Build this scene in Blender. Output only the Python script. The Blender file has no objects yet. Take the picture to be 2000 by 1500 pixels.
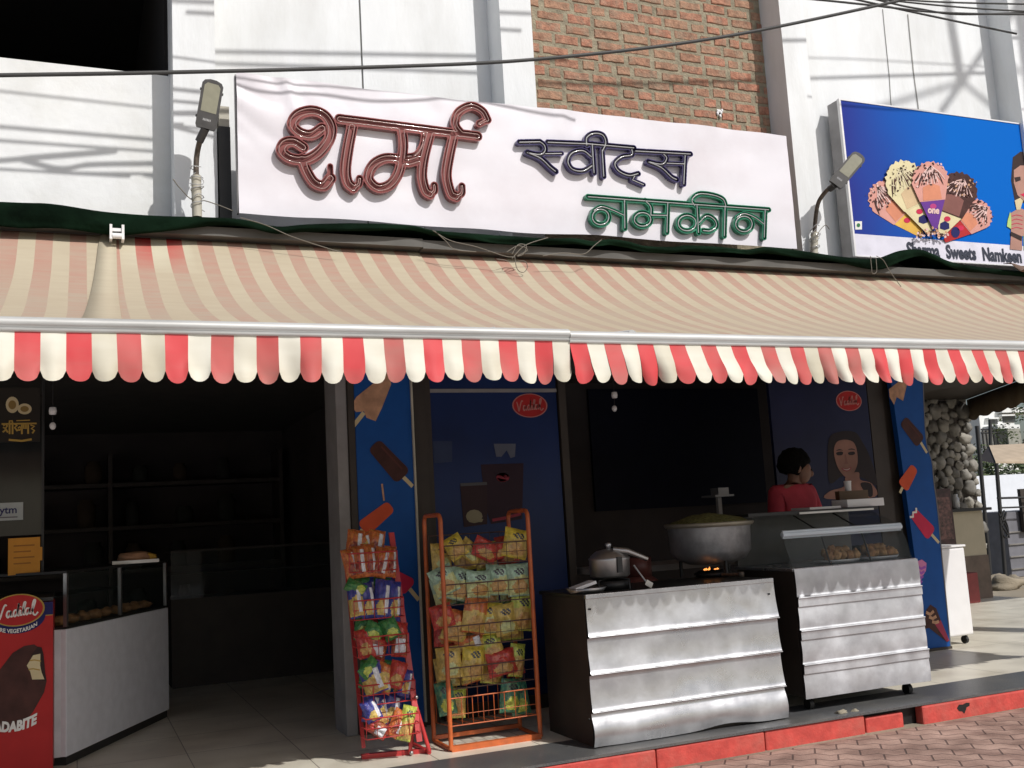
import bpy, bmesh, math, random
import numpy as np
from mathutils import Vector, Matrix, noise
random.seed(7)
R = math.radians
scene = bpy.context.scene
col = scene.collection

# ------------------------------------------------------------------ camera
MR = ((0.9204, -0.3868, -0.0572), (0.0005, -0.1452, 0.9894), (0.391, 0.9107, 0.1334))  # right, up, forward
r_ = Vector(MR[0]).normalized(); f_ = Vector(MR[2]); f_ = (f_ - r_*f_.dot(r_)).normalized(); u_ = r_.cross(f_)
CAM = Vector((0, 0, 1.25)); FPX = 2000.0
cam_d = bpy.data.cameras.new('camera'); cam = bpy.data.objects.new('camera', cam_d); col.objects.link(cam)
m3 = Matrix((r_, u_, -f_)).transposed()
cam.matrix_world = Matrix.Translation(CAM) @ m3.to_4x4()
cam_d.sensor_fit = 'HORIZONTAL'; cam_d.sensor_width = 36; cam_d.lens = 36.0*FPX/2000; cam_d.clip_start = 0.05; cam_d.clip_end = 2000
scene.camera = cam

# ------------------------------------------------------------------ light
SUN = Vector((0.44, -1.0, 1.0)).normalized()
elev = math.asin(SUN.z); azim = math.atan2(SUN.x, SUN.y)
w = bpy.data.worlds.new('World'); scene.world = w; w.use_nodes = True
nt = w.node_tree; bg = nt.nodes['Background']
sky = nt.nodes.new('ShaderNodeTexSky'); sky.sky_type = 'NISHITA'; sky.sun_disc = False
sky.sun_elevation = elev; sky.sun_rotation = azim; sky.dust_density = 2.5; sky.air_density = 1.0
nt.links.new(sky.outputs[0], bg.inputs[0]); bg.inputs[1].default_value = 0.085
sl = bpy.data.lights.new('sun', 'SUN'); so = bpy.data.objects.new('sun', sl); col.objects.link(so)
sl.energy = 3.5; sl.angle = R(0.5); sl.color = (1.0, 0.975, 0.945)
so.rotation_euler = SUN.to_track_quat('Z', 'Y').to_euler(); so.location = (6, -6, 12)
vs = scene.view_settings; vs.view_transform = 'Standard'; vs.look = 'None'; vs.gamma = 1; vs.exposure = -0.02

# ------------------------------------------------------------------ helpers
def at(px, py, Y):
    d = r_*((px-1000)/FPX) - u_*((py-750)/FPX) + f_
    return CAM + d*((Y-CAM.y)/d.y)
def atz(px, py, Z):
    d = r_*((px-1000)/FPX) - u_*((py-750)/FPX) + f_
    return CAM + d*((Z-CAM.z)/d.z)
def lin(c):
    if isinstance(c, str):
        c = [int(c[i:i+2], 16)/255 for i in (0, 2, 4)]
        return tuple(((v/12.92) if v <= 0.04045 else ((v+0.055)/1.055)**2.4) for v in c)
    return tuple(c)
MATS = {}
def mat(name, color, rough=0.7, metal=0.0, vary=0.15, scale=6.0, bump=0.0, bscale=40.0, dirt=None, dirt_amt=0.0, dscale=1.5, spec=0.5,
        trans=0.0, emit=None, estr=0.0, rvary=0.0, coat=0.0, alpha=1.0, stretch=None):
    if name in MATS: return MATS[name]
    m = bpy.data.materials.new(name); m.use_nodes = True; t = m.node_tree; N = t.nodes; L = t.links
    b = N['Principled BSDF']
    c = lin(color)
    b.inputs['Roughness'].default_value = rough; b.inputs['Metallic'].default_value = metal
    b.inputs['Specular IOR Level'].default_value = spec; b.inputs['Transmission Weight'].default_value = trans
    b.inputs['Coat Weight'].default_value = coat
    b.inputs['Alpha'].default_value = alpha
    tc = N.new('ShaderNodeTexCoord'); src = tc.outputs['Object']
    if stretch:
        mp = N.new('ShaderNodeMapping'); mp.inputs['Scale'].default_value = stretch; L.new(src, mp.inputs[0]); src = mp.outputs[0]
    n = N.new('ShaderNodeTexNoise'); n.inputs['Scale'].default_value = scale; n.inputs['Detail'].default_value = 6; L.new(src, n.inputs['Vector'])
    rp = N.new('ShaderNodeValToRGB'); L.new(n.outputs['Fac'], rp.inputs[0])
    rp.color_ramp.elements[0].position = 0.3; rp.color_ramp.elements[1].position = 0.7
    rp.color_ramp.elements[0].color = tuple(v*(1-vary) for v in c)+(1,)
    rp.color_ramp.elements[1].color = tuple(min(1, v*(1+vary)) for v in c)+(1,)
    out = rp.outputs[0]
    if dirt is not None and dirt_amt > 0:
        n2 = N.new('ShaderNodeTexNoise'); n2.inputs['Scale'].default_value = dscale; n2.inputs['Detail'].default_value = 8; n2.inputs['Roughness'].default_value = 0.65
        L.new(src, n2.inputs['Vector'])
        r2 = N.new('ShaderNodeValToRGB'); r2.color_ramp.elements[0].position = 0.45; r2.color_ramp.elements[1].position = 0.75
        r2.color_ramp.elements[1].color = (dirt_amt,)*3+(1,); L.new(n2.outputs['Fac'], r2.inputs[0])
        mx = N.new('ShaderNodeMix'); mx.data_type = 'RGBA'; L.new(r2.outputs[0], mx.inputs['Factor']); L.new(out, mx.inputs['A'])
        mx.inputs['B'].default_value = lin(dirt)+(1,); out = mx.outputs['Result']
    L.new(out, b.inputs['Base Color'])
    if rvary:
        mr = N.new('ShaderNodeMapRange'); mr.inputs[1].default_value = 0.3; mr.inputs[2].default_value = 0.7
        mr.inputs[3].default_value = max(0.03, rough-rvary); mr.inputs[4].default_value = rough+rvary
        L.new(n.outputs['Fac'], mr.inputs[0]); L.new(mr.outputs[0], b.inputs['Roughness'])
    if bump:
        n3 = N.new('ShaderNodeTexNoise'); n3.inputs['Scale'].default_value = bscale; n3.inputs['Detail'].default_value = 4; L.new(src, n3.inputs['Vector'])
        bp = N.new('ShaderNodeBump'); bp.inputs['Strength'].default_value = bump; bp.inputs['Distance'].default_value = 0.02
        L.new(n3.outputs['Fac'], bp.inputs['Height']); L.new(bp.outputs[0], b.inputs['Normal'])
    if emit is not None:
        b.inputs['Emission Color'].default_value = lin(emit)+(1,); b.inputs['Emission Strength'].default_value = estr
    MATS[name] = m
    return m

class MB:
    def __init__(s): s.v = []; s.f = []; s.m = []; s.s = []
    def add(s, verts, faces, mi=0, smooth=False):
        o = len(s.v); s.v += [tuple(p) for p in verts]
        for f in faces: s.f.append(tuple(i+o for i in f)); s.m.append(mi); s.s.append(smooth)
        return s
    def box(s, x0, x1, y0, y1, z0, z1, mi=0):
        return s.add([(x0,y0,z0),(x1,y0,z0),(x1,y1,z0),(x0,y1,z0),(x0,y0,z1),(x1,y0,z1),(x1,y1,z1),(x0,y1,z1)],
              [(0,3,2,1),(4,5,6,7),(0,1,5,4),(1,2,6,5),(2,3,7,6),(3,0,4,7)], mi)
    def obox(s, c, ax, ay, az, mi=0):   # oriented box, half axes
        c = Vector(c); ax, ay, az = Vector(ax), Vector(ay), Vector(az)
        P = [c+sx*ax+sy*ay+sz*az for sz in (-1,1) for sx, sy in ((-1,-1),(1,-1),(1,1),(-1,1))]
        return s.add(P, [(0,3,2,1),(4,5,6,7),(0,1,5,4),(1,2,6,5),(2,3,7,6),(3,0,4,7)], mi)
    def poly(s, pts, mi=0): return s.add(pts, [tuple(range(len(pts)))], mi)
    def prism(s, pts, off, mi=0):        # planar polygon extruded by off
        n = len(pts); off = Vector(off); P = [Vector(p) for p in pts]
        return s.add(P+[p+off for p in P], [tuple(range(n)), tuple(range(2*n-1, n-1, -1))]+[(i, i+n, (i+1)%n+n, (i+1)%n) for i in range(n)], mi)
    def tube(s, path, r, n=8, closed=False, mi=0, cap=True):
        P = [Vector(p) for p in path]; k = len(P); base = len(s.v); rings = []
        rr = r if isinstance(r, (list, tuple)) else [r]*k
        up = None
        for i in range(k):
            a = P[(i-1) % k] if closed or i > 0 else P[i]; b = P[(i+1) % k] if closed or i < k-1 else P[i]
            t = (b-a)
            t = t.normalized() if t.length > 1e-9 else Vector((1,0,0))
            if up is None:
                up = Vector((0,0,1)) if abs(t.z) < 0.9 else Vector((0,1,0))
            q = up - t*up.dot(t)
            if q.length < 1e-4: q = Vector((1,0,0)) - t*t.x
            q.normalize(); up = q; e = t.cross(q)
            rings.append([P[i]+rr[i]*(math.cos(2*math.pi*j/n)*q+math.sin(2*math.pi*j/n)*e) for j in range(n)])
        V = [p for ring in rings for p in ring]; F = []
        for i in range(k if closed else k-1):
            i2 = (i+1) % k
            for j in range(n): F.append((i*n+j, i*n+(j+1)%n, i2*n+(j+1)%n, i2*n+j))
        s.add(V, F, mi, True)
        if cap and not closed:
            s.add(rings[0], [tuple(range(n-1,-1,-1))], mi); s.add(rings[-1], [tuple(range(n))], mi)
        return s
    def lathe(s, prof, c, n=28, mi=0, sx=1.0, sy=1.0):
        c = Vector(c); V = []; F = []
        for (rad, z) in prof:
            for j in range(n): V.append((c.x+rad*sx*math.cos(2*math.pi*j/n), c.y+rad*sy*math.sin(2*math.pi*j/n), c.z+z))
        for i in range(len(prof)-1):
            for j in range(n): F.append((i*n+j, i*n+(j+1)%n, (i+1)*n+(j+1)%n, (i+1)*n+j))
        return s.add(V, F, mi, True)
    def ball(s, c, rx, ry=None, rz=None, nu=14, nv=9, mi=0, jit=0.0, seed=0, rot=None):
        ry = rx if ry is None else ry; rz = rx if rz is None else rz; c = Vector(c); V = []; F = []
        for i in range(nv+1):
            th = math.pi*i/nv
            for j in range(nu):
                ph = 2*math.pi*j/nu; d = Vector((math.sin(th)*math.cos(ph), math.sin(th)*math.sin(ph), math.cos(th)))
                k = 1+jit*noise.noise(d*1.7+Vector((seed*3.1, seed*1.7, seed)))
                p = Vector((d.x*rx*k, d.y*ry*k, d.z*rz*k))
                if rot is not None: p = rot @ p
                V.append(c+p)
        for i in range(nv):
            for j in range(nu): F.append((i*nu+j, (i+1)*nu+j, (i+1)*nu+(j+1)%nu, i*nu+(j+1)%nu))
        return s.add(V, F, mi, True)
    def ribbon(s, pts, wd, off=(0,0,0), mi=0, plane='xz'):   # flat stroke in a plane facing -y
        P = [Vector(p)+Vector(off) for p in pts]
        L_, R_ = [], []
        for i in range(len(P)):
            t = (P[min(i+1, len(P)-1)]-P[max(i-1, 0)]); t.y = 0
            t = t.normalized() if t.length > 1e-9 else Vector((1,0,0))
            nrm = Vector((-t.z, 0, t.x)); ww = wd[i] if isinstance(wd, (list, tuple)) else wd
            L_.append(P[i]+nrm*ww/2); R_.append(P[i]-nrm*ww/2)
        k = len(P)
        return s.add(L_+R_, [(i, i+k, i+1+k, i+1) for i in range(k-1)], mi)
    def build(s, name, mats, parent=None, loc=None):
        me = bpy.data.meshes.new(name)
        o = bpy.data.objects.new(name, me); col.objects.link(o)
        if parent is not None:
            org = Vector(ORG[parent.name]); o.parent = parent
        else:
            org = Vector(loc) if loc is not None else Vector((0,0,0)); o.location = org
        ORG[o.name] = org
        me.from_pydata([(p[0]-org.x, p[1]-org.y, p[2]-org.z) for p in s.v], [], s.f)
        for m in (mats if isinstance(mats, (list, tuple)) else [mats]): me.materials.append(m)
        me.polygons.foreach_set('material_index', s.m); me.polygons.foreach_set('use_smooth', s.s)
        me.update()
        return o
ORG = {}
def tag(o, label=None, cat=None, group=None, kind=None):
    if label: o['label'] = label
    if cat: o['category'] = cat
    if group: o['group'] = group
    if kind: o['kind'] = kind
    return o
def thing(name, label, cat, loc, group=None):
    o = bpy.data.objects.new(name, None); col.objects.link(o); o.location = loc; o.empty_display_size = 0.1
    ORG[o.name] = Vector(loc)
    return tag(o, label, cat, group)
def smoothpts(pts, sub=6, closed=False):
    P = [np.array(p, float) for p in pts]; n = len(P); out = []
    for i in range(n if closed else n-1):
        p0 = P[(i-1) % n] if closed or i > 0 else 2*P[0]-P[1]; p1 = P[i]; p2 = P[(i+1) % n]
        p3 = P[(i+2) % n] if closed or i < n-2 else 2*P[-1]-P[-2]
        for k in range(sub):
            t = k/sub
            out.append(0.5*((2*p1)+(-p0+p2)*t+(2*p0-5*p1+4*p2-p3)*t*t+(-p0+3*p1-3*p2+p3)*t**3))
    if not closed: out.append(P[-1])
    return [tuple(float(v) for v in q) for q in out]
def bevel(o, wd=0.01, seg=2):
    b = o.modifiers.new('bevel', 'BEVEL'); b.width = wd; b.segments = seg; b.limit_method = 'ANGLE'; b.angle_limit = R(40)
    return o
# ---- stroke letters as signed distance fields -> meshes
def sdf_strokes(strokes, xs, zs):
    X, Z = np.meshgrid(xs, zs, indexing='ij'); D = np.full(X.shape, 9.0)
    for pts in strokes:      # (x, z, radius)
        for a, b in zip(pts[:-1], pts[1:]):
            dx, dz = b[0]-a[0], b[1]-a[1]; l2 = dx*dx+dz*dz+1e-12
            t = np.clip(((X-a[0])*dx+(Z-a[1])*dz)/l2, 0, 1)
            d = np.hypot(X-a[0]-t*dx, Z-a[1]-t*dz)-(a[2]+(b[2]-a[2])*t)
            D = np.minimum(D, d)
    return D
def contour(F, xs, zs):
    """marching squares of F<0: returns 2D verts, polys, boundary segments (index pairs)"""
    key = {}; V = []
    def vid(k, x, z):
        if k not in key: key[k] = len(V); V.append((x, z))
        return key[k]
    ins = F < 0; polys = []; segs = []
    any_ = ins[:-1,:-1]|ins[1:,:-1]|ins[1:,1:]|ins[:-1,1:]
    for i, j in zip(*np.nonzero(any_)):
        cs = ((i,j),(i+1,j),(i+1,j+1),(i,j+1)); lst = []; isedge = []
        for k in range(4):
            a = cs[k]; b = cs[(k+1)%4]
            if ins[a]: lst.append(vid(('c',)+a, xs[a[0]], zs[a[1]])); isedge.append(0)
            if ins[a] != ins[b]:
                t = F[a]/(F[a]-F[b]); kk = ('e',)+min(a, b)+max(a, b)
                lst.append(vid(kk, xs[a[0]]+(xs[b[0]]-xs[a[0]])*t, zs[a[1]]+(zs[b[1]]-zs[a[1]])*t)); isedge.append(1)
        if len(lst) > 2: polys.append(lst)
        n = len(lst)
        for k in range(n):
            if isedge[k] and isedge[(k+1)%n] and not (n == 2):
                segs.append((lst[k], lst[(k+1)%n]))
    return V, polys, segs
def relief(mb, F, xs, zs, yf, yb, mi=0, mi_wall=None):
    V, polys, segs = contour(F, xs, zs); n = len(V)
    base = [(x, yf, z) for x, z in V]
    mb.add(base, polys, mi)
    used = sorted({i for s_ in segs for i in s_}); mp = {v: k for k, v in enumerate(used)}
    W = [(V[i][0], yf, V[i][1]) for i in used]+[(V[i][0], yb, V[i][1]) for i in used]; k = len(used)
    mb.add(W, [(mp[a], mp[a]+k, mp[b]+k, mp[b]) for a, b in segs], mi if mi_wall is None else mi_wall, True)
    return V, segs
def loops(V, segs):
    nxt = {a: b for a, b in segs}; out = []
    while nxt:
        a = next(iter(nxt)); L = [a]; b = nxt.pop(a)
        while b in nxt: L.append(b); b = nxt.pop(b)
        if len(L) > 8: out.append([V[i] for i in L])
    return out
def text_polys(s, size=1.0, bold=0.0, sx=1.0, shear=0.0):
    cu = bpy.data.curves.new('t', 'FONT'); cu.body = s; cu.size = size; cu.offset = bold; cu.shear = shear; cu.resolution_u = 3
    o = bpy.data.objects.new('t', cu); col.objects.link(o)
    dg = bpy.context.evaluated_depsgraph_get(); me = bpy.data.meshes.new_from_object(o.evaluated_get(dg))
    V = [(v.co.x*sx, v.co.y) for v in me.vertices]; F = [tuple(p.vertices) for p in me.polygons]
    bpy.data.objects.remove(o); bpy.data.curves.remove(cu); bpy.data.meshes.remove(me)
    return V, F
def put_text(mb, s, x, y, z, size, mi=0, bold=0.0, sx=1.0, shear=0.0, arc=0.0, slope=0.0):
    V, F = text_polys(s, size, bold, sx, shear)
    xm = max(v[0] for v in V)/2
    mb.add([(x+u, y, z+v+arc*((u-xm)/xm)**2+slope*u) for u, v in V], F, mi)
    return 2*xm
VAD = [[(0,1.9),(.25,1.0),(.4,0),(.8,1.2),(1.15,2.0),(1.4,1.85)],
       [(2.0,.9),(1.6,1.0),(1.4,.5),(1.6,.05),(1.95,.5),(2.05,.95),(2.0,.2),(2.3,.15)],
       [(2.95,.9),(2.6,1.0),(2.4,.5),(2.6,.05),(2.95,.6),(3.2,2.0),(3.0,.3),(3.25,.1)],
       [(3.4,.95),(3.4,.2),(3.7,.15)], [(3.42,1.35),(3.5,1.42)],
       [(3.7,.3),(4.15,1.8),(4.0,2.0),(3.85,1.4),(3.85,.3),(4.05,.05)],
       [(4.75,.9),(4.35,1.0),(4.15,.5),(4.35,.05),(4.7,.5),(4.8,.95),(4.75,.2),(5.05,.15)],
       [(5.1,.3),(5.6,1.9),(5.4,2.1),(5.2,1.4),(5.25,.2),(5.6,-.2),(6.0,.2)]]
def oval_logo(mb, cx, y, cz, rx, rz, mi_rim, mi_fill, mi_text, slope=0.0):
    def ell(k, yy): return [(cx+k*rx*math.cos(a), yy, cz+k*rz*math.sin(a)+slope*k*rx*math.cos(a)) for a in [2*math.pi*i/40 for i in range(40)]]
    mb.poly(ell(1.0, y), mi_rim); mb.poly(ell(0.93, y-0.0015), mi_fill)
    sc = rx*1.5/6.0
    for st in VAD:
        pts = [(cx+(u-3.0)*sc, y-0.003, cz+(v-0.95)*sc*1.05+0.12*(u-3.0)*sc*0.6+slope*(u-3)*sc) for u, v in smoothpts(st, 4)]
        mb.ribbon(pts, sc*0.26, mi=mi_text)

# ------------------------------------------------------------------ materials
M = {}
M['white_wall'] = mat('white_wall', (0.75,0.765,0.77), 0.85, vary=0.04, scale=3, bump=0.12, bscale=25, dirt=(0.46,0.45,0.41), dirt_amt=0.45, dscale=1.1, stretch=(1.6,1.6,0.5))
M['left_wall'] = mat('left_wall', (0.76,0.77,0.765), 0.85, vary=0.05, scale=4, bump=0.15, bscale=18, dirt=(0.52,0.5,0.42), dirt_amt=0.45, dscale=1.4)
M['crack'] = mat('crack', (0.25,0.25,0.24), 0.9)
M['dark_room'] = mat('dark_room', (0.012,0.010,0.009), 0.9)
M['mortar'] = mat('mortar', (0.27,0.235,0.165), 0.95, vary=0.3, scale=14, bump=0.6, bscale=50)
BR = [mat('brick_a', (0.34,0.165,0.105), 0.9, vary=0.35, scale=22, bump=0.6, bscale=60, dirt=(0.30,0.25,0.18), dirt_amt=0.72, dscale=9),
      mat('brick_b', (0.31,0.165,0.105), 0.9, vary=0.35, scale=22, bump=0.6, bscale=60, dirt=(0.29,0.25,0.18), dirt_amt=0.72, dscale=8),
      mat('brick_c', (0.37,0.165,0.105), 0.9, vary=0.35, scale=22, bump=0.6, bscale=60, dirt=(0.30,0.25,0.18), dirt_amt=0.72, dscale=10),
      mat('brick_d', (0.34,0.19,0.12), 0.9, vary=0.3, scale=22, bump=0.6, bscale=60, dirt=(0.29,0.25,0.18), dirt_amt=0.55, dscale=7)]
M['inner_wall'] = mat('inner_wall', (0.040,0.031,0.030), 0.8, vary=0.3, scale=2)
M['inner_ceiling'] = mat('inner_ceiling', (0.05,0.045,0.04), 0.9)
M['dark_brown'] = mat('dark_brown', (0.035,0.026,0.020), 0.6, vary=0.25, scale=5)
M['navy_board'] = mat('navy_board', (0.006,0.007,0.018), 0.6, spec=0.15)
M['grey_paint'] = mat('grey_paint', (0.26,0.25,0.25), 0.6, vary=0.12, scale=8, dirt=(0.12,0.11,0.10), dirt_amt=0.5)
M['granite'] = mat('granite', (0.085,0.087,0.09), 0.38, vary=0.45, scale=120, rvary=0.1, dirt=(0.16,0.15,0.13), dirt_amt=0.6, dscale=2.5)
M['kerb_red'] = mat('kerb_red', (0.52,0.062,0.048), 0.7, vary=0.18, scale=14, bump=0.2, bscale=45, dirt=(0.40,0.15,0.11), dirt_amt=0.5, dscale=5)
M['flex'] = mat('flex', (0.70,0.68,0.72), 0.42, vary=0.03, scale=2, bump=0.12, bscale=3.5, dirt=(0.52,0.45,0.47), dirt_amt=0.40, dscale=1.3)
M['steel_dark'] = mat('steel_dark', (0.03,0.03,0.03), 0.5, metal=0.2)
M['black'] = mat('black', (0.008,0.008,0.008), 0.5)
M['cable'] = mat('cable', (0.035,0.033,0.03), 0.6)
M['thin_wire'] = mat('thin_wire', (0.16,0.14,0.11), 0.6)
M['concrete'] = mat('concrete', (0.30,0.29,0.27), 0.9, vary=0.15, scale=8, bump=0.3)
M['alu'] = mat('alu', (0.56,0.56,0.54), 0.5, metal=0.2, vary=0.10, scale=9, dirt=(0.30,0.29,0.26), dirt_amt=0.6, dscale=3, stretch=(0.35,2,2))
M['tarp'] = mat('tarp', (0.004,0.012,0.006), 0.95, vary=0.8, scale=2.5, bump=0.8, bscale=12, spec=0.05)
M['grey_box'] = mat('grey_box', (0.10,0.095,0.085), 0.7, vary=0.2, scale=5)
M['letter_red'] = mat('letter_red', (0.23,0.055,0.05), 0.22, metal=0.35, vary=0.2, scale=10, coat=0.6)
M['letter_blue'] = mat('letter_blue', (0.030,0.020,0.11), 0.22, metal=0.2, vary=0.2, coat=0.7)
M['letter_green'] = mat('letter_green', (0.004,0.19,0.095), 0.3, metal=0.0, vary=0.2, coat=0.3)
M['inlay_red'] = mat('inlay_red', (0.17,0.045,0.04), 0.30, metal=0.4, vary=0.2)
M['inlay_blue'] = mat('inlay_blue', (0.03,0.028,0.04), 0.25, metal=0.5)
M['inlay_green'] = mat('inlay_green', (0.006,0.12,0.065), 0.3, metal=0.3)
M['neon_rose'] = mat('neon_rose', (0.34,0.20,0.18), 0.12, coat=1.0, spec=0.8)
M['neon_grey'] = mat('neon_grey', (0.42,0.42,0.42), 0.12, coat=1.0, spec=0.8)
M['lamp_grey'] = mat('lamp_grey', (0.055,0.052,0.05), 0.55, metal=0.2, vary=0.2, scale=20)
M['lamp_lens'] = mat('lamp_lens', (0.26,0.25,0.18), 0.3, coat=0.4, vary=0.08, scale=30)
M['pole_rust'] = mat('pole_rust', (0.12,0.095,0.075), 0.6, metal=0.4, vary=0.5, scale=30)
M['pipe_cream'] = mat('pipe_cream', (0.45,0.42,0.34), 0.6)
M['laminate'] = mat('laminate', (0.84,0.86,0.92), 0.45, vary=0.05, scale=14)
M['steel'] = mat('steel', (0.52,0.53,0.55), 0.31, metal=0.85, vary=0.14, scale=5, rvary=0.08, bump=0.10, bscale=9, dirt=(0.34,0.34,0.35), dirt_amt=0.75, dscale=4)
M['pot_steel'] = mat('pot_steel', (0.50,0.49,0.48), 0.38, metal=0.9, vary=0.2, scale=8, dirt=(0.08,0.06,0.05), dirt_amt=0.7, dscale=4)
M['pot_sooty'] = mat('pot_sooty', (0.36,0.355,0.36), 0.5, metal=0.6, vary=0.35, scale=5, dirt=(0.03,0.025,0.02), dirt_amt=0.8, dscale=3)
M['food_green'] = mat('food_green', (0.16,0.16,0.045), 0.8, vary=0.5, scale=60, bump=1.0, bscale=90)
M['sweet_tan'] = mat('sweet_tan', (0.38,0.20,0.08), 0.6, vary=0.3, scale=40, bump=0.5, bscale=60)
M['sweet_gold'] = mat('sweet_gold', (0.46,0.27,0.11), 0.6, vary=0.3, scale=40, bump=0.5, bscale=60)
M['white_plastic'] = mat('white_plastic', (0.75,0.74,0.74), 0.4, vary=0.03, scale=8, dirt=(0.55,0.52,0.5), dirt_amt=0.25)
M['red_rack'] = mat('red_rack', (0.50,0.035,0.035), 0.4, vary=0.15, scale=15, dirt=(0.2,0.03,0.03), dirt_amt=0.5, dscale=12)
M['orange_rack'] = mat('orange_rack', (0.55,0.125,0.03), 0.45, vary=0.15, scale=15, dirt=(0.22,0.06,0.04), dirt_amt=0.6, dscale=10)
M['wire_dark'] = mat('wire_dark', (0.10,0.055,0.045), 0.45, metal=0.3)
M['skin'] = mat('skin', (0.20,0.10,0.065), 0.55, vary=0.1, scale=20)
M['hair'] = mat('hair', (0.004,0.0035,0.003), 0.8, spec=0.1, vary=0.4, scale=60, bump=0.8, bscale=120)
M['shirt_red'] = mat('shirt_red', (0.42,0.035,0.06), 0.8, vary=0.15, scale=8, bump=0.5, bscale=12)
M['denim'] = mat('denim', (0.03,0.04,0.08), 0.85)
M['glass'] = mat('glass', (0.05,0.07,0.065), 0.03, alpha=0.13, vary=0.0, spec=0.6)
M['tube_white'] = mat('tube_white', (0.60,0.68,0.74), 0.4, vary=0.05)
M['paper_orange'] = mat('paper_orange', (0.62,0.27,0.03), 0.7, vary=0.08, scale=10)
M['ink'] = mat('ink', (0.03,0.03,0.035), 0.6)
def ink(name, c, rough=0.55, vary=0.08, scale=9): return mat('print_'+name, c, rough, vary=vary, scale=scale, spec=0.22)
P_BLUE = ink('blue', (0.006,0.075,0.30)); P_RED = ink('red', (0.42,0.022,0.022)); P_WHITE = ink('white', (0.75,0.73,0.70)); P_CREAM = ink('cream', (0.60,0.50,0.30))
P_CHOC = ink('chocolate', (0.060,0.022,0.018), vary=0.3, scale=12); P_PINK = ink('pink', (0.62,0.30,0.25)); P_ORANGE = ink('orange', (0.60,0.085,0.03)); P_TAN = ink('tan', (0.50,0.28,0.17), vary=0.25, scale=18)
P_NAVY = ink('navy', (0.012,0.014,0.10)); P_YELLOW = ink('yellow', (0.70,0.42,0.08)); P_PURPLE = ink('purple', (0.13,0.035,0.26)); P_GREEN = ink('green', (0.10,0.30,0.06)); P_LILAC = ink('lilac', (0.35,0.10,0.45))
P_CRIMSON = ink('crimson', (0.55,0.025,0.075)); P_FACE = ink('face', (0.25,0.13,0.10), vary=0.25, scale=5); P_GREY = ink('grey', (0.14,0.14,0.15)); P_GOLD = ink('gold', (0.42,0.27,0.06)); P_CONE = ink('wrapper', (0.68,0.60,0.36))

# ------------------------------------------------------------------ structure: ground, pavement, platform
def tex_mat(name, build):
    m = bpy.data.materials.new(name); m.use_nodes = True; t = m.node_tree; build(t, t.nodes, t.links, t.nodes['Principled BSDF']); return m
def paver(t, N, L, b):
    tc = N.new('ShaderNodeTexCoord'); mp = N.new('ShaderNodeMapping'); mp.inputs['Rotation'].default_value = (0,0,R(38)); L.new(tc.outputs['Object'], mp.inputs[0])
    wv = N.new('ShaderNodeTexWave'); wv.inputs['Scale'].default_value = 1.9; wv.wave_profile = 'TRI'; wv.bands_direction = 'X'; L.new(mp.outputs[0], wv.inputs['Vector'])
    sub = N.new('ShaderNodeMath'); sub.operation = 'MULTIPLY'; sub.inputs[1].default_value = 0.045; L.new(wv.outputs['Fac'], sub.inputs[0])
    cb = N.new('ShaderNodeCombineXYZ'); L.new(sub.outputs[0], cb.inputs[1])
    ad = N.new('ShaderNodeVectorMath'); ad.operation = 'ADD'; L.new(mp.outputs[0], ad.inputs[0]); L.new(cb.outputs[0], ad.inputs[1])
    bt = N.new('ShaderNodeTexBrick'); bt.inputs['Scale'].default_value = 1; bt.inputs['Brick Width'].default_value = 0.24; bt.inputs['Row Height'].default_value = 0.125; bt.inputs['Mortar Size'].default_value = 0.006; bt.inputs['Mortar Smooth'].default_value = 0.4
    bt.inputs['Color1'].default_value = (0.39,0.26,0.215,1); bt.inputs['Color2'].default_value = (0.45,0.31,0.255,1); bt.inputs['Mortar'].default_value = (0.15,0.10,0.085,1); bt.inputs['Bias'].default_value = 0.0
    L.new(ad.outputs[0], bt.inputs['Vector'])
    n = N.new('ShaderNodeTexNoise'); n.inputs['Scale'].default_value = 5; n.inputs['Detail'].default_value = 8; L.new(tc.outputs['Object'], n.inputs['Vector'])
    rp = N.new('ShaderNodeValToRGB'); rp.color_ramp.elements[0].position = 0.35; rp.color_ramp.elements[0].color = (0.55,0.5,0.48,1); rp.color_ramp.elements[1].position = 0.7; rp.color_ramp.elements[1].color = (1.15,1.12,1.1,1); L.new(n.outputs['Fac'], rp.inputs[0])
    mx = N.new('ShaderNodeMix'); mx.data_type = 'RGBA'; mx.blend_type = 'MULTIPLY'; mx.inputs['Factor'].default_value = 1; L.new(bt.outputs['Color'], mx.inputs['A']); L.new(rp.outputs[0], mx.inputs['B'])
    L.new(mx.outputs['Result'], b.inputs['Base Color']); b.inputs['Roughness'].default_value = 0.85
    bp = N.new('ShaderNodeBump'); bp.inputs['Strength'].default_value = 0.6; bp.inputs['Distance'].default_value = 0.01; bp.invert = True
    ad2 = N.new('ShaderNodeMath'); ad2.operation = 'ADD'; L.new(bt.outputs['Fac'], ad2.inputs[0])
    n5 = N.new('ShaderNodeTexNoise'); n5.inputs['Scale'].default_value = 60; L.new(tc.outputs['Object'], n5.inputs['Vector']); ms = N.new('ShaderNodeMath'); ms.operation = 'MULTIPLY'; ms.inputs[1].default_value = 0.5; L.new(n5.outputs['Fac'], ms.inputs[0]); L.new(ms.outputs[0], ad2.inputs[1])
    L.new(ad2.outputs[0], bp.inputs['Height']); L.new(bp.outputs[0], b.inputs['Normal'])
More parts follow.
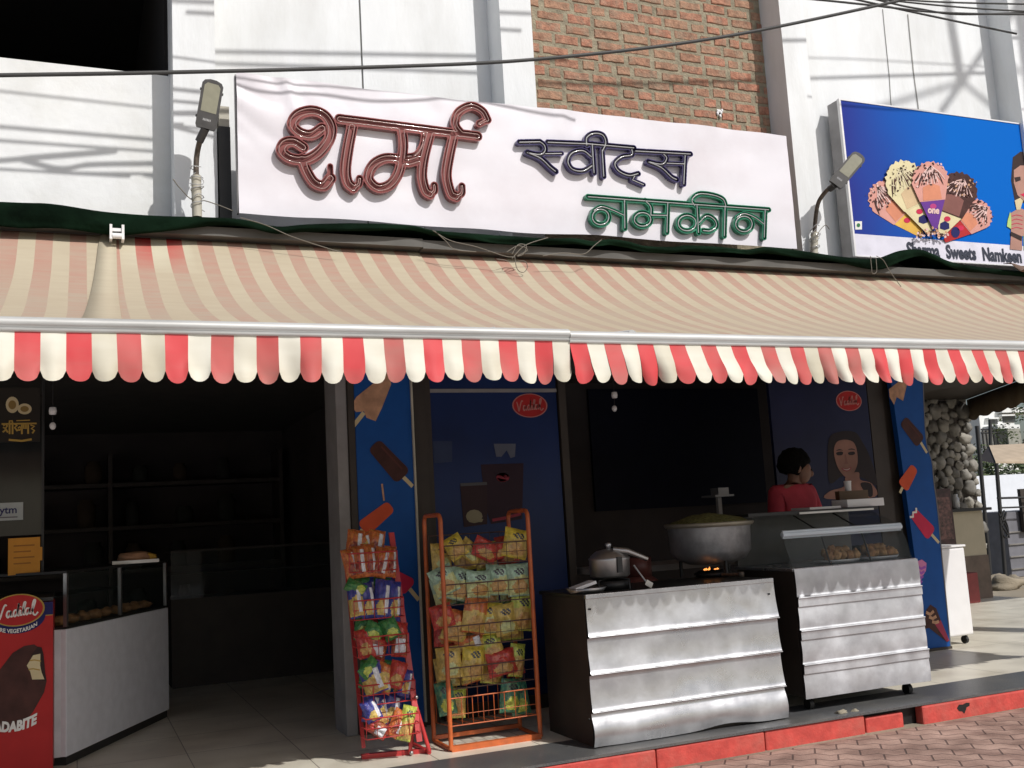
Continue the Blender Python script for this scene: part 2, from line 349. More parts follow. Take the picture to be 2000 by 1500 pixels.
def tile(t, N, L, b):
    tc = N.new('ShaderNodeTexCoord')
    bt = N.new('ShaderNodeTexBrick'); bt.offset = 0.0; bt.inputs['Scale'].default_value = 1; bt.inputs['Brick Width'].default_value = 0.6; bt.inputs['Row Height'].default_value = 0.6; bt.inputs['Mortar Size'].default_value = 0.003
    bt.inputs['Color1'].default_value = (0.70,0.66,0.55,1); bt.inputs['Color2'].default_value = (0.78,0.73,0.61,1); bt.inputs['Mortar'].default_value = (0.25,0.22,0.18,1); L.new(tc.outputs['Object'], bt.inputs['Vector'])
    n = N.new('ShaderNodeTexNoise'); n.inputs['Scale'].default_value = 3; n.inputs['Detail'].default_value = 8; L.new(tc.outputs['Object'], n.inputs['Vector'])
    rp = N.new('ShaderNodeValToRGB'); rp.color_ramp.elements[0].position = 0.3; rp.color_ramp.elements[0].color = (0.78,0.76,0.73,1); rp.color_ramp.elements[1].position = 0.6; rp.color_ramp.elements[1].color = (1,1,1,1); L.new(n.outputs['Fac'], rp.inputs[0])
    mx = N.new('ShaderNodeMix'); mx.data_type = 'RGBA'; mx.blend_type = 'MULTIPLY'; mx.inputs['Factor'].default_value = 1; L.new(bt.outputs['Color'], mx.inputs['A']); L.new(rp.outputs[0], mx.inputs['B'])
    L.new(mx.outputs['Result'], b.inputs['Base Color'])
    mr = N.new('ShaderNodeMapRange'); mr.inputs[3].default_value = 0.22; mr.inputs[4].default_value = 0.5; L.new(n.outputs['Fac'], mr.inputs[0]); L.new(mr.outputs[0], b.inputs['Roughness'])
M['paver'] = tex_mat('paver', paver); M['tile'] = tex_mat('tile', tile)
M['soil'] = mat('soil', (0.27,0.23,0.17), 0.95, vary=0.3, scale=0.8, bump=0.4)
SZ = -0.118
g = MB(); g.poly([(-300,-300,SZ-0.006),(300,-300,SZ-0.006),(300,300,SZ-0.006),(-300,300,SZ-0.006)]); tag(g.build('ground', M['soil']), 'dusty bare ground reaching to the horizon', 'ground', kind='structure')
M['road'] = mat('road', (0.55,0.54,0.52), 0.95, vary=0.15, scale=1.2, bump=0.3)  # out of view, added this pale to bounce sun under the awning
g = MB(); g.poly([(-300,-14,SZ-0.003),(300,-14,SZ-0.003),(300,3.4,SZ-0.003),(-300,3.4,SZ-0.003)]); tag(g.build('road', M['road']), 'unseen road along the pavement, made pale to bounce sunlight', 'road', kind='structure')
g = MB(); g.poly([(-40,3.4,SZ),(60,3.4,SZ),(60,5.0,SZ),(-40,5.0,SZ)]); tag(g.build('pavement', M['paver']), 'reddish interlocking paver pavement in front of the shop', 'pavement', kind='structure')
g = MB(); g.box(-6, 10.45, 5.485, 12.5, -0.20, 0.0); tag(g.build('floor', M['tile']), 'glossy beige tiled shop floor', 'floor', kind='structure')
g = MB(); g.box(-6, 11.5, 5.050, 5.482, -0.012, 0.002)
g.box(-6, 11.5, 5.115, 5.482, -0.20, -0.0125, 1)
o = g.build('granite_step', [M['granite'], M['black']]); tag(o, 'dark grey granite edging along the shop floor', 'step', kind='structure')
# kerb: red painted stones, slightly out of line
ks = [(-3.2,-0.9,0.0),(-0.9,2.05,0.004),(2.12,2.9,0.006),(2.9,3.62,0.0),(3.62,4.35,-0.006),(4.36,4.66,-0.02),(4.78,6.6,0.014),(6.6,9.0,0.006),(9.0,11.5,0.0)]
kl = ['red painted kerb stone at the far left below the white counter','red painted kerb stone below the two snack racks','red painted kerb stone at the left end of the steel stove counter','red painted kerb stone under the middle of the steel stove counter',
      'red painted kerb stone under the right end of the stove counter','sunken chipped red kerb stone under the gap between the two steel counters','long bright red kerb stone right of the black gap, with a dark stain','red kerb stone beside the tiled floor at the right edge','red kerb stone furthest right beyond the awning']
for k, (x0, x1, dy) in enumerate(ks):
    if x1 < 2.0 and k == 0: pass
    b = MB(); top = -0.014 if k != 5 else -0.036
    b.box(x0, x1-0.006, 5.058-dy*0.8, 5.113, SZ-0.03, top)
    if k == 6:
        P = [(5.03, 0.01), (5.05, .03), (5.08, .026), (5.11, .034), (5.14, .03), (5.135, .012), (5.11, 0.006), (5.10, -.012), (5.085, -.03), (5.07, -.014), (5.045, -.010)]
        b.poly([(5.06+(p-5.03), 5.058-dy*0.8-0.0015, -0.07+q) for p, q in P], 1)
    o = b.build('kerb_stone', [M['kerb_red'], M['black']], loc=((x0+x1)/2, 5.05, SZ)); bevel(o, 0.012, 2)
    tag(o, kl[k], 'kerb stone', 'red kerb stones along the shop front')
# ------------------------------------------------------------------ the building
bld = thing('shop_building', 'white rendered shop building with dark open shopfront and a bare brick panel', 'building', (2, 7, 0))
YP, YW = 6.46, 6.71
b = MB()   # left wall with dark opening above sill
b.box(-6, 0.561, YW, YW+0.25, 2.5, 4.28)
b.box(-6, -3.0, YW, YW+0.25, 4.28, 7.2); b.box(-3.0, 0.561, YW, YW+0.25, 5.7, 7.2)
b.build('wall', M['left_wall'], bld)
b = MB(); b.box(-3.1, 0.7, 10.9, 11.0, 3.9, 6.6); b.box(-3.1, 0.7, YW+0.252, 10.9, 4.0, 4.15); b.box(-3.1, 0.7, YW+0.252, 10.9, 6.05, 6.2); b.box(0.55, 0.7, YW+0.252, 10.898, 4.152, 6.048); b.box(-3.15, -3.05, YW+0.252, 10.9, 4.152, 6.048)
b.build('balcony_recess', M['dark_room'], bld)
for x0, x1, z0 in ((0.561,0.823,2.5),(2.845,3.10,2.5),(5.391,5.642,2.5),(8.073,8.40,2.5)):
    b = MB(); b.box(x0, x1, YP, YP+0.34, z0, 7.2); b.build('pilaster', M['white_wall'], bld)
b = MB(); b.box(0.823, 1.856, 6.70, 6.95, 2.5, 7.2); b.box(1.870, 2.845, 6.70, 6.95, 2.5, 7.2); b.box(1.856, 1.870, 6.715, 6.85, 2.5, 7.2, 1)
b.build('wall_panel', [M['white_wall'], M['crack']], bld)
b = MB(); b.box(5.642, 8.073, 6.71, 6.95, 2.5, 7.2)
def crack(pts, wd):
    P = [at(px, py, 6.707) for px, py in pts]
    b.ribbon(P, wd, mi=1)
crack([(1724,18),(1728,60),(1733,110),(1737,150),(1740,200),(1744,240)], 0.010)
crack([(1773,28),(1778,80),(1784,140),(1790,185),(1795,222)], 0.015)
b.build('wall', [M['white_wall'], M['crack']], bld)
b = MB(); b.box(8.40, 12, 6.71, 6.9, 2.5, 7.2); b.build('wall', M['white_wall'], bld)
# brick panel: mortar bed plus courses of bricks standing a little proud
b = MB(); b.box(3.10, 5.391, 6.715, 6.9, 2.5, 7.2, 0)
z = 3.5; row = 0
rnd = random.Random(3)
while z < 6.6:
    x = 3.10 - (0.12 if row % 2 else 0.0) + rnd.uniform(-0.05, 0.05)
    while x < 5.39:
        wd = rnd.choice((0.205, 0.215, 0.225, 0.20, 0.12)) if rnd.random() > 0.1 else 0.10
        x0, x1 = max(x, 3.102), min(x+wd, 5.389)
        if x1-x0 > 0.03:
            h0 = z+rnd.uniform(-0.004, 0.004); h1 = h0+rnd.uniform(0.064, 0.077); pr = rnd.uniform(0.001, 0.008)
            yo = 6.713-pr; mi = 1+rnd.randrange(4); n = 5
            ring = []
            for i in range(n+1): ring.append((x0+(x1-x0)*i/n, h0+rnd.uniform(-.004,.004)))
            ring.append((x1+rnd.uniform(-.005,.003), (h0+h1)/2))
            for i in range(n, -1, -1): ring.append((x0+(x1-x0)*i/n, h1+rnd.uniform(-.005,.004)))
            ring.append((x0+rnd.uniform(-.003,.005), (h0+h1)/2))
            cxm = (x0+x1)/2; czm = (h0+h1)/2; k = len(ring)
            inner = [(cxm+(p-cxm)*0.93, yo, czm+(q-czm)*0.84) for p, q in ring]; outer = [(p, 6.716, q) for p, q in ring]
            b.add(inner+outer, [tuple(range(k))]+[(i, i+k, (i+1)%k+k, (i+1)%k) for i in range(k)], mi)
        x += wd+rnd.uniform(0.022, 0.045)
    z += 0.0935; row += 1
for k in range(8): b.ball(at(1408+random.uniform(-7,7), 222+random.uniform(-7,7), 6.70), 0.012, 0.008, 0.016, 8, 5, 5)
b.build('brick_panel', [M['mortar']]+BR+[M['white_plastic']], bld)
# lintel and shop interior shell
b = MB(); b.box(-6, 9.0, 6.38, 6.455, 2.50, 3.20); b.build('shade_backing', mat('gap_shade_dark', (0.02,0.018,0.016), 0.9), bld)  # added dark backing; its colour supplies the shade between sign and awning boxes
b = MB(); b.box(-6, 9.0, 6.62, 6.9, 2.45, 2.497); b.box(-6, 9.0, 6.62, 6.9, 2.30, 2.448); b.build('lintel', M['dark_brown'], bld)
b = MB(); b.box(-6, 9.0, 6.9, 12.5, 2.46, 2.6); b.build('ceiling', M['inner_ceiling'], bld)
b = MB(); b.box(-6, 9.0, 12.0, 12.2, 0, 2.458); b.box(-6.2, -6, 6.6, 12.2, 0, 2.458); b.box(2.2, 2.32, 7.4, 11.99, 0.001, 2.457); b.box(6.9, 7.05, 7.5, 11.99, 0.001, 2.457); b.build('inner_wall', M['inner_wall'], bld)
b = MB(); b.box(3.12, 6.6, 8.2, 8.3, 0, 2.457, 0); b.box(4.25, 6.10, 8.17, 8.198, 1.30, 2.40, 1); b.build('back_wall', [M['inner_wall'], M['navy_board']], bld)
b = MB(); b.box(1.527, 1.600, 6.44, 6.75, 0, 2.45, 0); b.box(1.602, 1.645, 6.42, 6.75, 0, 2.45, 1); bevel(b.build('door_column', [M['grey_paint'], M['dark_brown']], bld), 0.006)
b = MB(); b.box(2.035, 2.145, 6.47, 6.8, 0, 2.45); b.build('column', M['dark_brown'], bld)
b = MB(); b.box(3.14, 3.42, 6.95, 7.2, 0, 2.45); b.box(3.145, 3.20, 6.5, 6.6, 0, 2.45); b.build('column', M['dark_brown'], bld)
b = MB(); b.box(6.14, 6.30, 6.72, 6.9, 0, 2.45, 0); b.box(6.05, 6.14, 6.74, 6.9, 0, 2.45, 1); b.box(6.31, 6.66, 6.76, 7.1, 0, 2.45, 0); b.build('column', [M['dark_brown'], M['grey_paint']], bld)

# ------------------------------------------------------------------ main sign
YS = 6.21
sign = thing('shop_sign', 'long white flex signboard with raised maroon, blue and green Devanagari letters', 'sign', (3.06, 6.3, 3.7))
sa, sb, sc_ = at(461,141,YS), at(1557,486,YS), at(1536,263,YS)
x0, x1, z0, z1 = sa.x, sb.x, sb.z, sa.z
b = MB(); nx, nz = 150, 40; V = []
for i in range(nx+1):
    for j in range(nz+1):
        u, v = i/nx, j/nz; x = x0+(x1-x0)*u; z = z0+(z1-z0)*v
        # crumpled upper left corner, sagging cloth below
        k = max(0, 1-u*4.2)*max(0, (v-0.3)/0.7)
        y = YS - 0.008*noise.noise(Vector((x*1.3, z*1.9, 0))) - 0.004*noise.noise(Vector((x*2.7, z*6.0, 4))) - 0.006*max(0, noise.noise(Vector((x*5+z*2, z*3-x, 7))))*(1.6*max(0, v-0.72)/0.28+0.25) - 0.020*k*abs(noise.noise(Vector((x*4+z*3, z*3, 2))))*2
        y -= 0.014*math.exp(-((x-(x0+0.30+0.30*(z1-z)))/0.035)**2)*max(0, (v-0.55)/0.45)
        y -= 0.010*math.exp(-((x-3.18+0.2*(4.1-z))/0.05)**2)*max(0, (v-0.6)/0.4)
        zz = z
        if v > 0.9: zz += (v-0.9)*10*(0.012*noise.noise(Vector((x*2.2, 5, 0)))-0.018*math.exp(-((x-2.1)/0.5)**2))
        if v < 0.1: zz += (0.1-v)*10*(0.022*noise.noise(Vector((x*1.6, 9, 0))))
        V.append((x, y, zz))
F = [(i*(nz+1)+j, (i+1)*(nz+1)+j, (i+1)*(nz+1)+j+1, i*(nz+1)+j+1) for i in range(nx) for j in range(nz)]
b.add(V, F, 0, True); b.build('banner_face', M['flex'], sign)
b = MB()
b.box(x0+0.01, x1-0.004, YS+0.025, YS+0.055, z0+0.03, z0+0.07); b.box(x0+0.01, x1-0.004, YS+0.025, YS+0.055, z1-0.07, z1-0.03)
for x in (x0+0.004, 2.0, 3.06, 4.1, x1-0.035): b.box(x, x+0.035, YS+0.027, YS+0.057, z0+0.07, z1-0.07)
b.box(x0-0.006, x0+0.003, YS+0.012, YS+0.06, z0+0.01, z1-0.01, 1); b.box(x1-0.003, x1+0.010, YS+0.012, YS+0.06, z0+0.01, z1-0.012, 1)
b.build('frame', [M['steel_dark'], M['grey_paint']], sign)
def word(strokes, zoom, ox, oy, depth, cmat, imat, nmat, wid, rim, tubes, res, tube_r):
    Yf = YS-depth-0.006
    st = []
    for s_ in strokes:
        w_ = s_[0]; sm = s_[1]; pts = s_[2:]
        P = smoothpts(pts, 6) if sm else pts
        Q = [at(ox+p[0]/zoom, oy+p[1]/zoom, Yf) for p in P]
        n = len(Q)
        st.append([(q.x, q.z, wid*w_*0.5) for q in Q])
    xs_ = [p[0] for s_ in st for p in s_]; zs_ = [p[1] for s_ in st for p in s_]
    pad = 0.06
    xs = np.arange(min(xs_)-pad, max(xs_)+pad, res); zs = np.arange(min(zs_)-pad, max(zs_)+pad, res)
    D = sdf_strokes(st, xs, zs)
    b = MB(); relief(b, np.maximum(D, -(D+rim)), xs, zs, Yf, YS-0.004, 0, 0)
    relief(b, D+rim*0.5, xs, zs, Yf+depth*0.62, YS-0.003, 1, 1)
    letter = b.build('letter', [cmat, imat], sign)
    t = MB()
    if tubes == 'double':
        V, polys, segs = contour(D+wid*0.27, xs, zs)
        for lp in loops(V, segs):
            pts = [(p[0], Yf+0.006, p[1]) for p in lp[::3]]
            if len(pts) > 4: t.tube(pts, tube_r, 6, closed=True)
    else:
        for s_ in st: t.tube([(p[0], Yf+0.004, p[1]) for p in s_], tube_r, 6)
    t.build('neon_tube', nmat, letter)
sha = [(1,1,(612,420),(545,462),(470,448),(425,395),(460,335),(545,310),(625,338),(668,410),(655,490),(600,565),(530,612),(470,620),(400,605),(356,562),(376,515),(432,506),(490,540)),
       (1,1,(485,615),(512,690),(560,762),(620,782),(664,735)), (0.55,0,(664,735),(662,660))]
sha2 = [(0.95,0,(722,362),(1590,470)),
        (1,1,(800,410),(775,540),(758,680),(772,762),(805,795)), (0.7,1,(805,795),(840,775),(848,738)),
        (0.95,1,(1112,420),(1122,540),(1096,690),(1040,775),(960,795),(903,735),(930,655),(1000,612),(1080,612),(1150,634),(1225,612)),
        (1,1,(1290,450),(1252,600),(1240,720),(1262,812),(1290,835)), (0.7,1,(1290,835),(1318,815),(1318,780)),
        (0.6,1,(1255,440),(1245,520),(1205,585),(1140,600)),
        (1,1,(1440,460),(1410,600),(1395,720),(1422,830),(1455,852)), (0.7,1,(1455,852),(1490,830),(1492,785)),
        (0.85,1,(1490,455),(1450,395),(1470,320),(1550,280),(1620,310),(1652,365)), (0.7,0,(1652,365),(1600,392))]
word(sha, 3.226, 440, 120, 0.042, M['letter_red'], M['inlay_red'], M['neon_rose'], 0.074, 0.006, 'double', 0.005, 0.0036)
word(sha2, 3.226, 440, 120, 0.042, M['letter_red'], M['inlay_red'], M['neon_rose'], 0.074, 0.006, 'double', 0.005, 0.0036)
sw = [(1,0,(115,325),(250,322)), (1,1,(250,322),(278,345),(283,380),(250,405),(165,392)), (1.1,1,(170,392),(255,430),(320,490),(352,515)), (0.8,0,(285,400),(392,398)),
      (1,0,(300,325),(560,335)), (1,0,(560,335),(862,362)), (1,0,(870,382),(1230,402)),
      (1,1,(585,420),(530,380),(460,395),(432,448),(460,500),(530,512),(590,478)), (1,0,(590,335),(602,525)),
      (1,1,(555,345),(555,295),(600,268),(658,278),(678,330),(655,385)), (1,0,(655,375),(665,548)),
      (1,1,(848,372),(848,408),(785,420),(738,462),(762,512),(830,542),(890,530)), (0.8,0,(868,545),(850,570),(925,602)),
      (1,1,(1055,402),(1075,430),(1045,468),(955,452)), (1.1,1,(955,452),(1040,490),(1105,550),(1140,568)), (0.8,0,(1075,462),(1190,466)), (1,0,(1195,410),(1186,598))]
word(sw, 3.333, 980, 180, 0.036, M['letter_blue'], M['inlay_blue'], M['neon_grey'], 0.042, 0.005, 'single', 0.0042, 0.0042)
def circ(cx, cy, rx, ry, a0=0, a1=360, n=12): return tuple((cx+rx*math.cos(R(a0+(a1-a0)*i/n)), cy+ry*math.sin(R(a0+(a1-a0)*i/n))) for i in range(n+1))
nk = [(1,0,(562,680),(1085,718)), (1,0,(1085,718),(1740,765)), (1,0,(800,702),(802,886)), (1,1)+circ(645,812,54,50), (0.8,1,(600,770),(650,745),(725,768),(795,800)),
      (1,1,(935,705),(970,745),(972,800)), (1,1)+circ(918,828,54,44), (0.8,0,(970,800),(1078,802)), (1,0,(1082,718),(1076,912)),
      (1,0,(1272,735),(1282,915)), (1,1)+circ(1208,852,58,50), (1,1,(1285,850),(1335,805),(1385,828),(1398,872),(1360,902),(1312,900)),
      (1,1,(1258,740),(1240,700),(1285,662),(1370,668),(1440,695),(1462,745)), (1,0,(1455,740),(1450,936)),
      (1,1)+circ(1578,858,54,50), (0.8,1,(1532,815),(1580,790),(1650,815),(1708,858)), (1,0,(1716,765),(1710,946))]
word(nk, 3.333, 980, 180, 0.036, M['letter_green'], M['inlay_green'], M['neon_grey'], 0.042, 0.005, 'single', 0.0042, 0.0042)
# dark strip standing in for the sign's shadow in the gap on its left
b = MB(); b.box(0.832, 0.905, 6.44, 6.57, 3.15, 3.86); tag(b.build('sign_shadow_strip', M['steel_dark'], loc=(0.87,6.45,3.15)), 'narrow dark strip standing in for the signboard shadow beside the pilaster', 'board')
b = MB(); b.box(0.836, 0.902, 6.45, 6.56, 3.863, 4.0); tag(b.build('junction_box', M['pipe_cream'], loc=(0.87,6.45,3.8)), 'cream junction box above the dark shadow strip beside the signboard', 'junction box')

# ------------------------------------------------------------------ ice cream billboard
YB = 6.50
bb = thing('billboard', 'blue lit-box billboard picturing a fan of ice cream cones over a shop name', 'billboard', (7, 6.2, 3.2))
def blueg(t, N, L, b):
    tc = N.new('ShaderNodeTexCoord'); sp = N.new('ShaderNodeSeparateXYZ'); L.new(tc.outputs['Object'], sp.inputs[0])
    n = N.new('ShaderNodeTexNoise'); n.inputs['Scale'].default_value = 1.2; L.new(tc.outputs['Object'], n.inputs['Vector'])
    ad = N.new('ShaderNodeMath'); ad.operation = 'MULTIPLY_ADD'; ad.inputs[1].default_value = 0.5; L.new(n.outputs['Fac'], ad.inputs[0]); L.new(sp.outputs['X'], ad.inputs[2])
    mr = N.new('ShaderNodeMapRange'); mr.inputs[1].default_value = -1.0; mr.inputs[2].default_value = 0.35; L.new(ad.outputs[0], mr.inputs[0])
    rp = N.new('ShaderNodeValToRGB'); rp.color_ramp.elements[0].color = (0.030,0.026,0.20,1); rp.color_ramp.elements[1].color = (0.001,0.125,0.52,1); L.new(mr.outputs[0], rp.inputs[0])
    L.new(rp.outputs[0], b.inputs['Base Color']); b.inputs['Roughness'].default_value = 0.75; b.inputs['Specular IOR Level'].default_value = 0.08
M['billboard_blue'] = tex_mat('billboard_blue', blueg)
bq0, bq1 = at(1648,195,YB), at(1663,497,YB); bx0 = (bq0.x+bq1.x)/2-0.01; bx1 = 9.6; bz0 = bq1.z-0.01; bz1 = bq0.z
b = MB(); b.box(bx0, bx1, YB+0.002, 6.645, bz0, bz1, 0)
b.box(bx0-0.004, bx0+0.014, YB-0.008, YB+0.02, bz0-0.004, bz1+0.004, 1); b.box(bx0+0.0145, bx1, YB-0.008, YB+0.02, bz1-0.008, bz1+0.004, 1)
b.box(bx0+0.0145, bx1, YB-0.008, YB+0.02, bz0-0.006, bz0+0.004, 1)
b.build('light_box', [M['grey_paint'], M['white_plastic']], bb)
zb = at(1663,456,YB).z
b = MB(); b.poly([(bx0+0.014, YB-0.002, zb), (bx1, YB-0.002, zb-0.005), (bx1, YB-0.002, bz1-0.008), (bx0+0.014, YB-0.002, bz1-0.008)], 0)
b.poly([(bx0+0.014, YB-0.002, bz0+0.004), (bx1, YB-0.002, bz0+0.004), (bx1, YB-0.002, zb-0.005), (bx0+0.014, YB-0.002, zb)], 1)
b.build('printed_face', [M['billboard_blue'], ink('band', (0.70,0.68,0.76))], bb)
tx = at(1773, 500, YB-0.006); wx = tx.x
for wd_ in ('Sharma', 'Sweets', 'Namkeen'):
    b = MB(); wl_ = put_text(b, wd_, wx, YB-0.006, bz0+0.032, 0.166, 0, bold=0.0062, sx=0.74); wx += wl_+0.075
    b.build('printed_word', ink('lettering', (0.045,0.05,0.07)), bb)
def zp(x, y, dy=0.004): return at(1640+x/5.556, 280+y/5.556, YB-dy)
def zpoly(b, pts, mi, dy): b.poly([zp(x, y, dy) for x, y in pts][::-1], mi)
cones = [((470,560),(900,1010),165,P_PINK,P_YELLOW,0.45), ((690,370),(985,985),180,P_CONE,P_CONE,0.44), ((980,340),(1040,930),165,P_PINK,P_PURPLE,0.42), ((1300,470),(1100,1000),180,P_CHOC,P_CONE,0.5), ((1530,740),(1140,1060),150,P_PINK,P_RED,0.40)]
order = (0, 4, 1, 3, 2)
lay = 0.004
for ci in order:
    (hx, hy), (tx_, ty_), rad, topm, wrap, fr = cones[ci]
    d = np.array([tx_-hx, ty_-hy], float); L_ = np.linalg.norm(d); d /= L_; pn = np.array([-d[1], d[0]])
    c0 = np.array([hx, hy], float)
    b = MB(); rr = random.Random(ci)
    def loc(u, v): return tuple(c0+d*u*L_+pn*v*rad)
    # wrapper cone with scalloped top
    zpoly(b, [loc(fr,-0.88), loc(fr+0.03,-0.4), loc(fr,0), loc(fr+0.03,0.4), loc(fr,0.88), loc(1.0,0.14), loc(1.0,-0.14)], 0, lay)
    # swirl body
    body = [loc(fr+0.06,-0.84), loc(fr+0.06,0.84)]
    for k in range(25):
        a = math.pi*k/24; rj = 1.0+0.06*math.sin(k*2.7+ci)
        body.append(loc(0.12-0.40*math.sin(a)*rj*rad/165*0.9, math.cos(a)*1.20*rj))
    zpoly(b, body, 1, lay+0.0015)
    # wet inner, ribs, chocolate flakes and nuts
    zpoly(b, [loc(fr+0.04,-0.62), loc(fr+0.04,0.62), loc(0.22,0.55), loc(0.16,0.0), loc(0.22,-0.55)], 2, lay+0.003)
    apex = np.array(loc(-0.16, -0.1))
    for k in range(9):
        a = -0.95+1.9*k/8; e = np.array(loc(0.20-0.10*abs(a), a)); mid = (apex+e)/2+np.array([rr.uniform(-8,8), -10])
        pts = [zp(x, y, lay+0.0045) for x, y in smoothpts([tuple(apex), tuple(mid), tuple(e)], 4)]
        b.ribbon(pts, [0.016*(1-0.4*i/(len(pts)-1)) for i in range(len(pts))], mi=3)
        a2 = a+0.12; e2 = np.array(loc(rr.uniform(0.02,0.22), a2)); s1 = np.array(loc(-0.05, a2*0.6))
        pts = [zp(x, y, lay+0.0055) for x, y in (tuple(s1), tuple((s1+e2)/2), tuple(e2))]
        b.ribbon(pts, [0.004, 0.018, 0.003], mi=4)
    for k in range(46):
        a = rr.uniform(-0.98,0.98); u = rr.uniform(-0.22, 0.2); x, y = loc(u, a*math.sqrt(max(0.05, 1-max(0, -u*2.4)**2)))
        r1 = rr.uniform(6, 15)*(1.3 if ci == 3 else 1)
        zpoly(b, [(x+r1*math.cos(t)*rr.uniform(.5,1.2), y+r1*math.sin(t)*rr.uniform(.5,1.2)) for t in [math.pi*2*q/6 for q in range(6)]], 4 if (k % 3 or ci == 4) else (3 if ci != 3 else 5), lay+0.0062)
    # badge
    q = loc(fr+0.16, 0.0); rb = 36
    zpoly(b, [(q[0]+rb*math.cos(t), q[1]+rb*0.8*math.sin(t)) for t in [math.pi*2*k/14 for k in range(14)]], 6, lay+0.002)
    q = loc(fr+0.30, 0.0)
    if ci in (1, 3): zpoly(b, [(q[0]-52, q[1]+30), (q[0]-48, q[1]-25), (q[0], q[1]-52), (q[0]+48, q[1]-25), (q[0]+52, q[1]+30), (q[0], q[1]+48)], 7, lay+0.002)
    if ci == 4: zpoly(b, [(q[0]+48*math.cos(t), q[1]+60*math.sin(t)) for t in [math.pi*2*k/14 for k in range(14)]], 7, lay+0.002)
    if ci == 2:
        tp = zp(955, 752, lay+0.003); put_text(b, 'one', tp.x, tp.y, tp.z, 0.085, 3, bold=0.004, shear=0.25)
    inner = P_ORANGE if ci in (0, 2) else (P_CONE if ci == 1 else (P_CHOC if ci == 3 else P_PINK))
    b.build('printed_cone', [wrap, topm, ink('peach', (0.62,0.24,0.14)) if ci in (0,2,4) else (ink('butter', (0.60,0.44,0.26)) if ci == 1 else ink('mocha', (0.22,0.09,0.075))), ink('cream_pink', (0.72,0.50,0.46)) if ci != 1 else ink('vanilla', (0.68,0.60,0.40)), P_CHOC, P_TAN, P_CRIMSON if ci != 2 else ink('magenta', (0.45,0.05,0.20)), P_NAVY], bb)
    lay += 0.0085
b = MB(); rr = random.Random(9)
for k in range(60):
    x = rr.uniform(830, 1180); y = 1005-80*math.exp(-((x-1000)/150)**2)*rr.random()+rr.uniform(-20, 20); r1 = rr.uniform(8, 18)
    zpoly(b, [(x+r1*math.cos(t)*rr.uniform(.6,1.2), y+r1*math.sin(t)*rr.uniform(.6,1.2)) for t in [math.pi*2*q/6 for q in range(6)]], k % 3, lay+0.0004*k*0.2)
b.build('printed_cone', [P_CHOC, ink('cream_pink', (0.72,0.50,0.46)), P_TAN], bb)
b = MB(); zpoly(b, [(165,845),(242,845),(242,935),(170,935)], 0, 0.004); zpoly(b, [(204+20*math.cos(t), 888+22*math.sin(t)) for t in [math.pi*2*k/14 for k in range(14)]], 1, 0.0055)
b.build('vegetarian_mark', [P_WHITE, ink('dark_green', (0.03,0.16,0.06))], bb)
b = MB()   # printed woman eating a cone at the right
zpoly(b, [(1880,150),(1960,90),(2200,90),(2330,250),(2360,620),(2200,700),(1900,620),(1860,400)], 0, 0.004)
zpoly(b, [(1890,290),(1960,240),(2120,240),(2160,420),(2110,580),(2010,630),(1930,560),(1890,430)], 1, 0.0055)
zpoly(b, [(1895,370),(1960,360),(1965,400),(1910,420)], 0, 0.007); zpoly(b, [(2040,370),(2110,370),(2110,410),(2050,405)], 0, 0.007)
zpoly(b, [(1960,555),(2010,535),(2060,555),(2010,585)], 3, 0.007)
zpoly(b, [(1900,620),(1960,590),(1990,620),(1960,720),(1920,720)], 4, 0.009)
zpoly(b, [(1850,760),(1950,700),(2060,740),(2060,960),(1980,1010),(1980,1162),(1850,1148),(1860,960)], 1, 0.0075)
zpoly(b, [(1990,760),(2500,640),(2600,1200),(2000,1160)], 2, 0.0065); zpoly(b, [(1825,830),(1850,740),(1862,800),(1862,930),(1815,900)], 2, 0.009)
for k in range(4): b.ribbon([zp(x, y, 0.0092) for x, y in ((1866,790+45*k),(1920,775+45*k),(1985,790+45*k))], 0.006, mi=3)
zpoly(b, [(1855,955),(1980,1010),(1975,1060),(1855,1000)], 0, 0.010)
b.build('printed_woman', [ink('brown_hair', (0.035,0.02,0.018)), ink('skin_print', (0.42,0.23,0.18)), ink('lime', (0.42,0.60,0.20)), P_CRIMSON, P_CREAM], bb)

